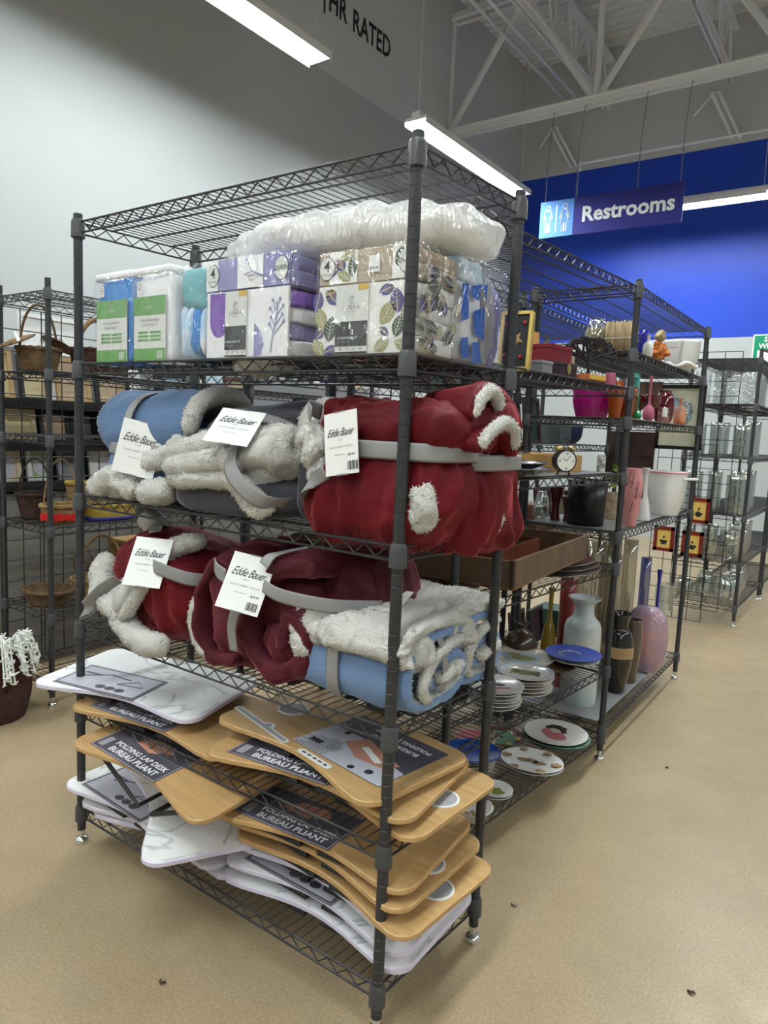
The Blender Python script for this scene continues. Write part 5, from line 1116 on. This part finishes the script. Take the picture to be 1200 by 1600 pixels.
# ================================================================ far glassware rack
M_FROST = glass_mat('frosted_glass', (.80, .82, .85), .35, .25, .01, 60); G_FAR = glass_mat('clear_glass_far', (.84, .87, .86), .28, .06, .004, 30)
RS = [('sq', -.42, 4.62, .11, .24), ('sq', -.28, 4.66, .12, .25), ('sq', -.12, 4.64, .15, .23), ('cyl', -.13, 4.86, .13, .25), ('cyl', -.12, 5.06, .11, .28), ('cyl', -.15, 5.3, .12, .25)]
cnt = 0
where = ('second shelf', 'third shelf', 'fourth shelf', 'fifth shelf', 'bottom shelf')
spot = ('left end', 'left of centre', 'near corner', 'first along the aisle side', 'second along the aisle side', 'farthest along the aisle side')
kinds = (('frosted square vase', 'clear square vase', 'frosted patterned square vase', 'clear cylinder vase', 'clear tall cylinder vase', 'clear cylinder vase'),
         ('clear cylinder vase', 'clear square vase', 'clear ribbed cylinder vase', 'clear wrapped vase', 'clear round vase', 'clear cylinder vase'),
         ('small clear cylinder', 'large clear cylinder vase', 'large clear measuring cylinder', 'clear cut glass bowl', 'clear glass pitcher', 'clear cylinder vase'),
         ('clear narrow vase', 'clear cylinder vase', 'clear brandy glass', 'clear glass pitcher', 'clear glass vase', 'clear cylinder vase'),
         ('small clear fish bowl', 'clear ball vase', 'large clear ball vase', 'clear round bowl', 'clear glass jar', 'clear glass jar'))
for r, z0 in enumerate((1.63-.08, 1.245, .82, .47, .15)):
    zs_ = RZ_[1:][r]
    for k, (sh, x, y, w_, h_) in enumerate(RS):
        top = (.30, .33, .36, .30, .27)[r]; h2 = min(h_+(.06 if r == 2 else 0), top-.05); p = 'cyl'
        if r == 4: p = 'fish'; h2 = .14+.07*(k % 3 != 0); w2 = .14+.06*(k == 2)
        else: w2 = w_*(1+.15*((k+r) % 3-1))
        if r == 3 and k == 2: p = 'goblet'
        if r in (2, 3) and k == 4: p = 'jug'
        m_ = M_FROST if (r == 0 and k in (0, 2)) else G_FAR
        lb = '%s, far glass rack, %s, %s' % (kinds[r][k], where[r], spot[k])
        if r == 0 and sh == 'sq':
            b = MB(); q = w2/2
            b.prism([(-q, -q), (q, -q), (q, q), (-q, q)], .004, h2, m_); b.f.pop(); b.m.pop(); o = b.build('glass_vase'); tag(o, lb, 'vase'); o.location = (x, y, zs_+.004)
        else: vessel('glass_vase', lb, (x, y, zs_+.004), w2, h2, p, m_, 'vase', seg=20)
M_RFR = mat('red_wood_frame', (.16, .012, .008), .4); M_YEL = mat('yellow_print', (.62, .42, .10), .6)
for k, (x, z0, lb) in enumerate(((-.33, .84, 'red framed yellow ink picture, highest of the three by the glass rack'), (-.56, .60, 'red framed yellow ink picture at the left of the three by the glass rack'), (-.355, .585, 'red framed yellow ink picture, lowest of the three by the glass rack'))):
    t = thing('small_framed_picture', lb, 'picture', (x, 4.448, z0)); F = fr((0, 0, 0), (1, 0, 0), (0, 0, 1)); b = MB()
    for c, d in (((-.062, 0), (.026, .19)), ((.062, 0), (.026, .19)), ((0, .082), (.15, .026)), ((0, -.082), (.15, .026))): b.box((c[0], c[1], 0), (d[0], d[1], .018), M_RFR, F)
    b.build('frame', t); b = MB().box((0, 0, 0), (.11, .15, .004), M_YEL, F); splat(b, F@T(0, -.025, .003), .02, M_INK, 1.3, am=1, sd=k); splat(b, F@T(.0, .012, .003), .011, M_INK, .7, am=1, sd=k+4); b.build('print', t)
grid_panel('narrow black wire grid on the floor holding the three red framed pictures', (-.66, 4.462), (-.25, 4.462), 0.0, 1.33, .1025)
t = thing('green_store_sign', 'green and white store sign on the back wall at the right edge', 'sign', (-.42, YW-.03, 2.40)); F = fr((0, 0, 0), (1, 0, 0), (0, 0, 1)); MG = mat('sign_green', (.0, .27, .13), .4)
b = MB().box((0, 0, 0), (.72, .62, .02), M_LET, F); b.rect(-.345, -.295, .345, .295, MG, F, .011); b.rect(-.30, -.25, .30, .12, M_LET, F, .012); b.poly([(-.30, .12, .013), (.30, .12, .013), (.30, -.1, .013), (.0, .02, .013)], mat('sign_brown', (.10, .03, .02), .5), F); b.text('SETS', .085, M_LET, F@T(-.15, .245, .014), .03); b.text('WEAR', .085, M_LET, F@T(-.17, .165, .014), .03); b.build('board', t)

# ================================================================ baskets on the left rack
def wick(n, c1, c2, s=90): return mat(n, c1, .7, bump='wave', bscale=s, bdist=.006, var=c2, vscale=30)
W_BR = wick('wicker_brown', (.16, .085, .035), (.28, .17, .08)); W_DK = wick('wicker_dark', (.03, .012, .008), (.08, .03, .02)); W_LT = wick('wicker_honey', (.42, .25, .09), (.55, .36, .16)); W_RD = wick('wicker_red_brown', (.07, .018, .012), (.12, .04, .025))
M_YELW = wick('wicker_yellow', (.60, .38, .04), (.68, .50, .12)); M_BLUEP = mat('basket_blue', (.015, .015, .16), .5)
def basket(name, label, loc, w, h, m, top=1.0, bot=.75, sx=1, handle=None, hr=1.0, hm=None, rz=0, rimm=None, lids=False, n=10, hw=.006):
    t = thing(name, label, 'basket', loc, rz); b = MB(); rows = max(5, int(h/.011)); seg = 48; R0 = w/2
    prof = [(R0*(bot+(top-bot)*i/rows)+(.0018 if i % 2 else 0), h*i/rows) for i in range(rows+1)]
    b.shell(prof, .006, m, seg, sy=sx, fn=lambda a, z: 1+.022*math.sin(a*14+PI*int(z/.011))); b.build('woven_body', t, smooth=True)
    P = [(R0*top*math.cos(2*PI*k/40), R0*top*sx*math.sin(2*PI*k/40), h+.003*math.sin(k*PI)) for k in range(40)]; b = MB()
    b.tube([(x, y, h+.004*math.sin(i*1.57)) for i, (x, y, z_) in enumerate(P)], .0065, rimm or m, 8, True); b.tube([(x*1.01, y*1.01, h-.004*math.sin(i*1.57)) for i, (x, y, z_) in enumerate(P)], .006, rimm or m, 8, True); b.build('rim', t, smooth=True)
    if handle:
        q = [(R0*top*hr*math.cos(PI*i/14), 0, h*.7+(handle-h*.7)*math.sin(PI*i/14)) for i in range(15)]; b = MB(); b.tube(q, hw, hm or m, 8); b.build('handle', t, smooth=True)
    return t
L1 = LZ[1]+.006; L3 = LZ[3]+.006; L4 = LZ[4]+.006
t = basket('willow_basket', 'brown willow basket with tall handle and flaring side lids, top of the left rack', (-2.45, .585, L1), .20, .10, W_BR, 1.0, .75, .8, .30, .9, rz=PI/2)
for s in (-1, 1):
    b = MB(); b.lathe([(.0008, .012), (.05, .006), (.085, 0), (.09, .004), (.05, .012)], W_BR, 28, T(0, 0, 0), sy=.75); o = b.build('lid', t, smooth=True); o.location = (s*.10, 0, .125); o.rotation_euler = (0, s*.45, 0)
MB().box((0, 0, 0), (.018, .06, .002), M_PAPER, T(-.12, -.04, .14)@RX(.9)).build('price_tag', t)
basket('red_brown_basket', 'dark red-brown basket with a thick honey handle, top of the left rack behind the post', (-2.40, .86, L1), .28, .12, W_RD, 1.0, .85, .8, .27, .85, W_LT, PI/2, hw=.012)
basket('dark_handled_basket', 'dark wicker basket with a thin black handle, third shelf of the left rack', (-2.53, .60, L3), .17, .12, W_DK, 1, .7, .9, .29, .95, rz=PI/2, hw=.004)
t = basket('poinsettia_basket', 'small honey basket with red flowers round it and a thin hoop handle', (-2.325, .615, L3), .19, .085, W_LT, 1, .75, .8, .30, .9, rz=PI/2, hw=.0035)
b = MB()
for k in range(22): a = 2*PI*k/22; splat(b, fr((.088*math.cos(a), .072*math.sin(a), .036), (-math.sin(a), math.cos(a), 0), (0, 0, 1))@T(0, 0, .004), .017, mat('poinsettia_red', (.55, .01, .01), .5), 1, am=.9, sd=k)
b.build('flower_trim', t)
t = basket('yellow_woven_basket', 'tall yellow and natural woven basket behind the poinsettia one', (-2.47, .80, L3), .15, .17, W_LT, 1, .7, .9, rimm=M_YELW); 
t = basket('yellow_blue_basket', 'oval yellow and blue basket with hooped yellow handles', (-2.325, .87, L3), .28, .075, M_YELW, 1, .9, .6, .22, .45, M_YELW, PI/2, hw=.009); MB().lathe([(.132, .0), (.134, .02)], M_BLUEP, 40, sy=.6).build('blue_base_band', t, smooth=True)
t = basket('wicker_bowl', 'low brown wicker bowl with green and white tag', (-2.42, .60, L4), .25, .07, W_BR, 1, .7, .85, rz=.2); b = MB().box((0, 0, 0), (.055, .05, .001), M_PAPER, T(.01, -.02, .035)@RX(.5)); b.box((-.012, 0, .001), (.028, .05, .001), MG, T(.01, -.02, .035)@RX(.5)); b.build('tag', t)
basket('honey_basket', 'light honey wicker basket with a tall hoop handle, fourth shelf of the left rack', (-2.39, .86, L4), .30, .10, W_LT, 1, .78, .75, .31, .88, rz=PI/2, rimm=W_LT, hw=.008)
t = thing('wicker_hamper', 'large rectangular honey wicker hamper with lid behind the honey basket', 'basket', (-2.46, 1.22, L4)); MB().box((0, 0, .11), (.30, .34, .22), W_LT, bev=.012).build('woven_body', t); MB().box((0, 0, .235), (.32, .36, .035), W_LT, bev=.01).build('lid', t); MB().box((.162, 0, .2), (.006, .05, .07), M_BLACK).build('latch', t)
b = MB(); rr = random.Random(11)
for k in range(40): a = rr.uniform(0, 6.28); b.tube([(.02*math.cos(a), .02*math.sin(a), .02), (.07*math.cos(a+.3), .07*math.sin(a+.3), .09+rr.uniform(-.02, .02)), (.09*math.cos(a+.8), .09*math.sin(a+.8), .15+rr.uniform(-.03, .04))], .0025, W_BR, 4)
o = b.build('twig_ball'); tag(o, 'tangled brown twig nest basket between the honey basket and the hamper', 'decoration'); o.location = (-2.58, .92, L4)
# floor barrel basket with white branches
t = thing('barrel_basket', 'round dark brown wicker barrel on the floor at the left edge', 'basket', (-2.31, .29, 0)); rows = 26
prof = [(.115+.03*math.sin(PI*i/rows)+(.003 if i % 2 else 0), .30*i/rows) for i in range(rows+1)]; MB().shell(prof, .008, W_RD, 56, fn=lambda a, z: 1+.02*math.sin(a*18+PI*int(z/.0115))).build('woven_body', t, smooth=True)
MB().tube([(.117*math.cos(2*PI*k/40), .117*math.sin(2*PI*k/40), .30+.005*math.sin(k*1.57)) for k in range(40)], .010, W_RD, 8, True).build('rim', t, smooth=True)
t = thing('white_branches', 'snowy white artificial branches spilling out of the wicker barrel', 'decoration', (-2.31, .29, .1)); b = MB(); rr = random.Random(6); M_SNOW = mat('snow_white', (.80, .82, .78), .7)
for k in range(46):
    a = rr.uniform(-3.0, 1.2); P = catmull([(0, 0, .0), (.06*math.cos(a), .06*math.sin(a), .17), (.12*math.cos(a), .12*math.sin(a), .24+rr.uniform(0, .05)), (.17*math.cos(a), .17*math.sin(a), .21-rr.uniform(0, .12))], 4); b.tube(P, .004, M_SNOW, 5)
    for p in P[4:]:
        for q in range(3): d = Vector((rr.uniform(-1, 1), rr.uniform(-1, 1), rr.uniform(-.6, 1))).normalized(); b.tube([p, p+d*rr.uniform(.01, .028)], [.005, .003], M_SNOW, 5)
b.build('branch', t)

# ================================================================ picture gondola behind the left rack
M_GON = mat('gondola_black', (.018, .018, .022), .5)
t = thing('display_gondola', 'long black display fixture of picture frames behind the left rack', 'display rack', (-3.05, 2.2, 0)); MB().box((-.18, 0, .85), (.04, 4.2, 1.7), mat('gondola_back', (.25, .25, .26), .7)).build('back_panel', t); 
for z_ in (.955, 1.165, 1.385): MB().box((0, 0, z_), (.34, 4.2, .03), M_GON).build('shelf', t); MB().box((.18, 0, z_+.005), (.02, 4.2, .05), M_GON).build('shelf_lip', t)
b = MB().box((-.01, 0, .46), (.30, 4.2, .92), mat('grey_plank', (.20, .19, .175), .6, var=(.26, .25, .235), vscale=5, stretch=(1, 1, 8)))
for k in range(20): b.box((.141, -2+.21*k, .46), (.003, .004, .92), M_GON)
b.build('plank_base', t)
MB().box((.06, -.55, 1.275), (.30, 1.0, .19), mat('black_bin_panel', (.008, .009, .014), .5)).build('black_bin', t)
FC = [mat('frame_'+n, c, .45) for n, c in (('black', (.012, .012, .014)), ('oak', (.45, .30, .14)), ('white', (.7, .7, .68)), ('walnut', (.07, .03, .02)), ('grey', (.25, .25, .27)), ('cream', (.60, .52, .36)))]
PC = [mat('art_'+n, c, .6, var=c2, vscale=14) for n, c, c2 in (('white', (.80, .80, .80), (.74, .74, .74)), ('cream', (.66, .56, .34), (.60, .50, .28)), ('tan', (.48, .36, .24), (.55, .42, .30)), ('grey', (.16, .16, .18), (.22, .22, .24)), ('blue', (.10, .30, .45), (.65, .70, .70)), ('lilac', (.55, .50, .65), (.66, .62, .72)), ('green', (.35, .42, .22), (.45, .5, .3)), ('pink', (.66, .52, .48), (.70, .60, .55)))]
def picture(label, y, z, w, h, fi, pi, x=-2.92, tilt=.18, oval=False, sketch=False):
    t = thing('picture_frame', label, 'picture frame', (x, y, z)); F = T(0, 0, 0)@RY(-tilt)@fr((0, 0, h/2), (0, 1, 0), (0, 0, 1)); b = MB(); fw_ = .022
    for c, d in (((-w/2+fw_/2, 0), (fw_, h)), ((w/2-fw_/2, 0), (fw_, h)), ((0, h/2-fw_/2), (w-2*fw_, fw_)), ((0, -h/2+fw_/2), (w-2*fw_, fw_))): b.box((c[0], c[1], 0), (d[0], d[1], .02), FC[fi], F)
    b.build('frame', t); b = MB().box((0, 0, -.004), (w-fw_, h-fw_, .006), PC[pi], F)
    if oval: b.disc(h*.3, M_LGREY, F@T(0, 0, .002), .6)
    if sketch:
        rr = random.Random(int(y*100))
        b.rect(-.008, -h*.25, .008, 0, M_GREYINK, F, .002)
        for k in range(26): a = rr.uniform(0, 6.28); q = rr.uniform(.01, .08); splat(b, F@T(q*math.cos(a)*1.2, .05+q*math.sin(a), .002+.00005*k), .014, (M_GREYINK, M_SLOT)[k % 2], 1, am=1, sd=k)
    b.build('print', t)
zt = 1.402
for y, w_, h_, fi, pi, sk, lb in ((.55, .26, .46, 2, 0, 1, 'white canvas with a grey tree sketch at the left edge of the frame display'), (.98, .36, .48, 2, 0, 1, 'white canvas with a grey tree sketch, second along the frame display'), (1.75, .24, .24, 0, 0, 0, 'black framed white picture behind the nearest rack post'), (2.12, .22, .34, 3, 4, 0, 'walnut framed photo high on the frame display'), (1.42, .2, .46, 2, 0, 0, 'tall plain white canvas on the frame display')): picture(lb, y, zt, w_, h_, fi, pi, sketch=sk, x=-2.98)
for y, w_, h_, fi, pi, lb in ((.62, .14, .26, 1, 1, 'oak framed cream print at the left of the upper frame row'), (.80, .16, .24, 0, 1, 'black framed cream print in the upper frame row'), (1.02, .2, .25, 1, 2, 'oak framed tan print in the upper frame row'), (1.26, .22, .22, 0, 2, 'black framed tan print in the upper frame row')): picture(lb, y, zt, w_, h_, fi, pi, x=-2.88)
for k, (y, w_, h_, fi, pi, ov, lb) in enumerate(((.56, .13, .18, 1, 1, 0, 'cream print in oak frame, left end of the middle row'), (.74, .17, .18, 5, 1, 0, 'cream framed line drawing in the middle row'), (.93, .17, .18, 0, 2, 0, 'black framed tan picture in the middle row'), (1.12, .2, .18, 0, 3, 0, 'black framed dark grey picture in the middle row'))): picture(lb, y, 1.182, w_, h_, fi, pi, oval=ov)
for k, (y, w_, h_, fi, pi, ov, lb) in enumerate(((1.66, .2, .22, 0, 4, 0, 'black framed blue picture beside the dark bin'), (1.9, .2, .2, 2, 4, 0, 'white framed blue and white picture, right of the dark bin'), (2.2, .24, .24, 3, 2, 0, 'walnut framed tan picture, far right of the middle row'))): picture(lb, y, zt, w_, h_, fi, pi, x=-2.84)
for k, (y, w_, h_, fi, pi, ov, lb) in enumerate(((.52, .12, .19, 2, 7, 0, 'pink print in white frame, left end of the low row'), (.67, .14, .19, 5, 7, 1, 'cream frame with an oval pink print in the low row'), (.84, .13, .19, 2, 6, 1, 'white frame with green print in the low row'), (1.02, .15, .18, 4, 3, 0, 'grey framed dark picture in the low row'), (1.22, .17, .18, 2, 0, 0, 'white framed white picture in the low row'), (1.45, .18, .18, 3, 6, 0, 'walnut framed green picture in the low row'))): picture(lb, y, .972, w_, h_, fi, pi, oval=ov)
# garments hanging beyond
rail = MB().tube([(-4.05, 4.0, 1.86), (-2.6, 4.0, 1.86)], .012, M_POST, 8); rail.tube([(-2.62, 4.0, 0), (-2.62, 4.0, 1.86)], .014, M_POST, 8); rail.tube([(-4.03, 4.0, 0), (-4.03, 4.0, 1.86)], .014, M_POST, 8); tag(rail.build('garment_rail'), 'dark clothes rail near the grey wall, far behind the throws', 'clothes rail')
for k, (x, c, lb) in enumerate(((-4.0, (.10, .34, .30), 'teal garment'), (-3.9, (.5, .42, .38), 'beige print garment'), (-3.8, (.03, .09, .22), 'denim blue garment'), (-3.71, (.02, .06, .18), 'dark denim garment'), (-3.62, (.6, .6, .6), 'white garment'), (-3.54, (.10, .05, .28), 'purple garment'), (-3.46, (.20, .42, .38), 'pale green garment'), (-3.34, (.55, .36, .12), 'mustard and cream garment'))):
    t = thing('hanging_garment', lb+' hanging on the far clothes rail', 'clothing', (x, 4.0, 1.1)); MB().blob((0, 0, .34), (.038, .2, .36), mat('garment%d' % k, c, .9), e=.5, nu=24, nv=14, amp=.03, fs=14).build('cloth', t, smooth=True); MB().tube([(0, 0, .66), (0, 0, .76), (.0, .02, .775)], .003, M_CHROME, 5).build('hanger_hook', t)
# little debris on the floor
for k, (x, y, r_, lb) in enumerate(((-.49, -.20, .010, 'small dark scrap on the floor in front of the rack'), (.539, .581, .010, 'dark crumb on the open floor, nearest the bottom right corner'), (.053, .60, .009, 'dark fleck on the floor right of the rack foot'), (.177, 1.80, .008, 'small curled fleck on the aisle floor'))):
    b = MB(); b.blob((0, 0, .003), (r_, r_*.7, .003), M_DBROWN, e=1, nu=10, nv=6, amp=.004, fs=200); o = b.build('floor_scrap'); o.location = (x, y, 0); tag(o, lb, 'debris')

# dark goods on the racks standing back to back, seen through the wires
DK = [('near black', (.012, .012, .015)), ('dark brown', (.05, .025, .014)), ('deep plum', (.04, .012, .03)), ('dark green', (.012, .04, .025)), ('slate grey', (.07, .075, .085)), ('navy', (.012, .018, .07)), ('dark red', (.09, .01, .012)), ('tan', (.26, .17, .09)), ('chestnut', (.11, .045, .02)), ('charcoal', (.03, .03, .034)), ('olive', (.08, .08, .03)), ('cream', (.5, .46, .38))]
SHN = {1.52: 'second', 1.21: 'third', .84: 'fourth', .42: 'fifth', .12: 'bottom', 1.3: 'upper', .8: 'middle', .15: 'lowest'}
rr = random.Random(12); ci = 0
def dark_goods(ox, oy, ang, L_, zs, who):
    global ci
    u = Vector((math.cos(ang), math.sin(ang), 0)); v = Vector((-u.y, u.x, 0))
    for z_ in zs:
        for k in range(5):
            nm, c = DK[ci % len(DK)]; kd = ('board', 'tray', 'box', 'bowl', 'board')[(k+ci//3) % 5]; ci += 1
            p = Vector((ox, oy, z_+.004))+u*(L_*(.12+.19*k))+v*.20; m_ = mat('goods_'+nm.replace(' ', '_'), c, .45)
            lb = '%s %s, %s shelf of the %s, place %s from its near end' % (nm, kd, SHN[z_], who, ('nearest', 'next', 'third', 'fourth', 'fifth')[k])
            lb = '%s %s on the %s shelf of the %s, %s' % (nm, kd, SHN[z_], who, ('near end', 'left of middle', 'middle', 'right of middle', 'far end')[k])
            if kd in ('board', 'tray'):
                h_ = rr.uniform(.18, .25); w_ = rr.uniform(.17, .21); t = thing('standing_'+kd, lb, kd, p, ang); F = RX(-.12)@fr((0, 0, h_/2), (1, 0, 0), (0, 0, 1)); MB().box((0, 0, 0), (w_, h_, .01), m_, F).build('panel', t); b = MB()
                for c2, d2 in (((-w_/2+.01, 0), (.02, h_)), ((w_/2-.01, 0), (.02, h_)), ((0, h_/2-.01), (w_-.04, .02)), ((0, -h_/2+.01), (w_-.04, .02))): b.box((c2[0], c2[1], .004), (d2[0], d2[1], .022), MATS['goods_'+DK[(ci*5) % 3][0].replace(' ', '_')] if 'goods_'+DK[(ci*5) % 3][0].replace(' ', '_') in MATS else m_, F)
                b.build('border', t)
            elif kd == 'box': lbox('storage_box', lb, p, (.17, .18, rr.uniform(.12, .2)), m_, ang)
            else:
                o = MB().shell(cm(PROF['bowl'], .19, .11), .004, m_, 28).build('serving_bowl', smooth=True); tag(o, lb, 'bowl'); o.location = p
dark_goods(-.66, .56, a1, 1.15, (1.52, 1.21, .84, .42, .12), 'rack behind the plates')
dark_goods(-.57, 1.72, a2, 1.304, (1.3, .8, .15), 'rack behind the vases')
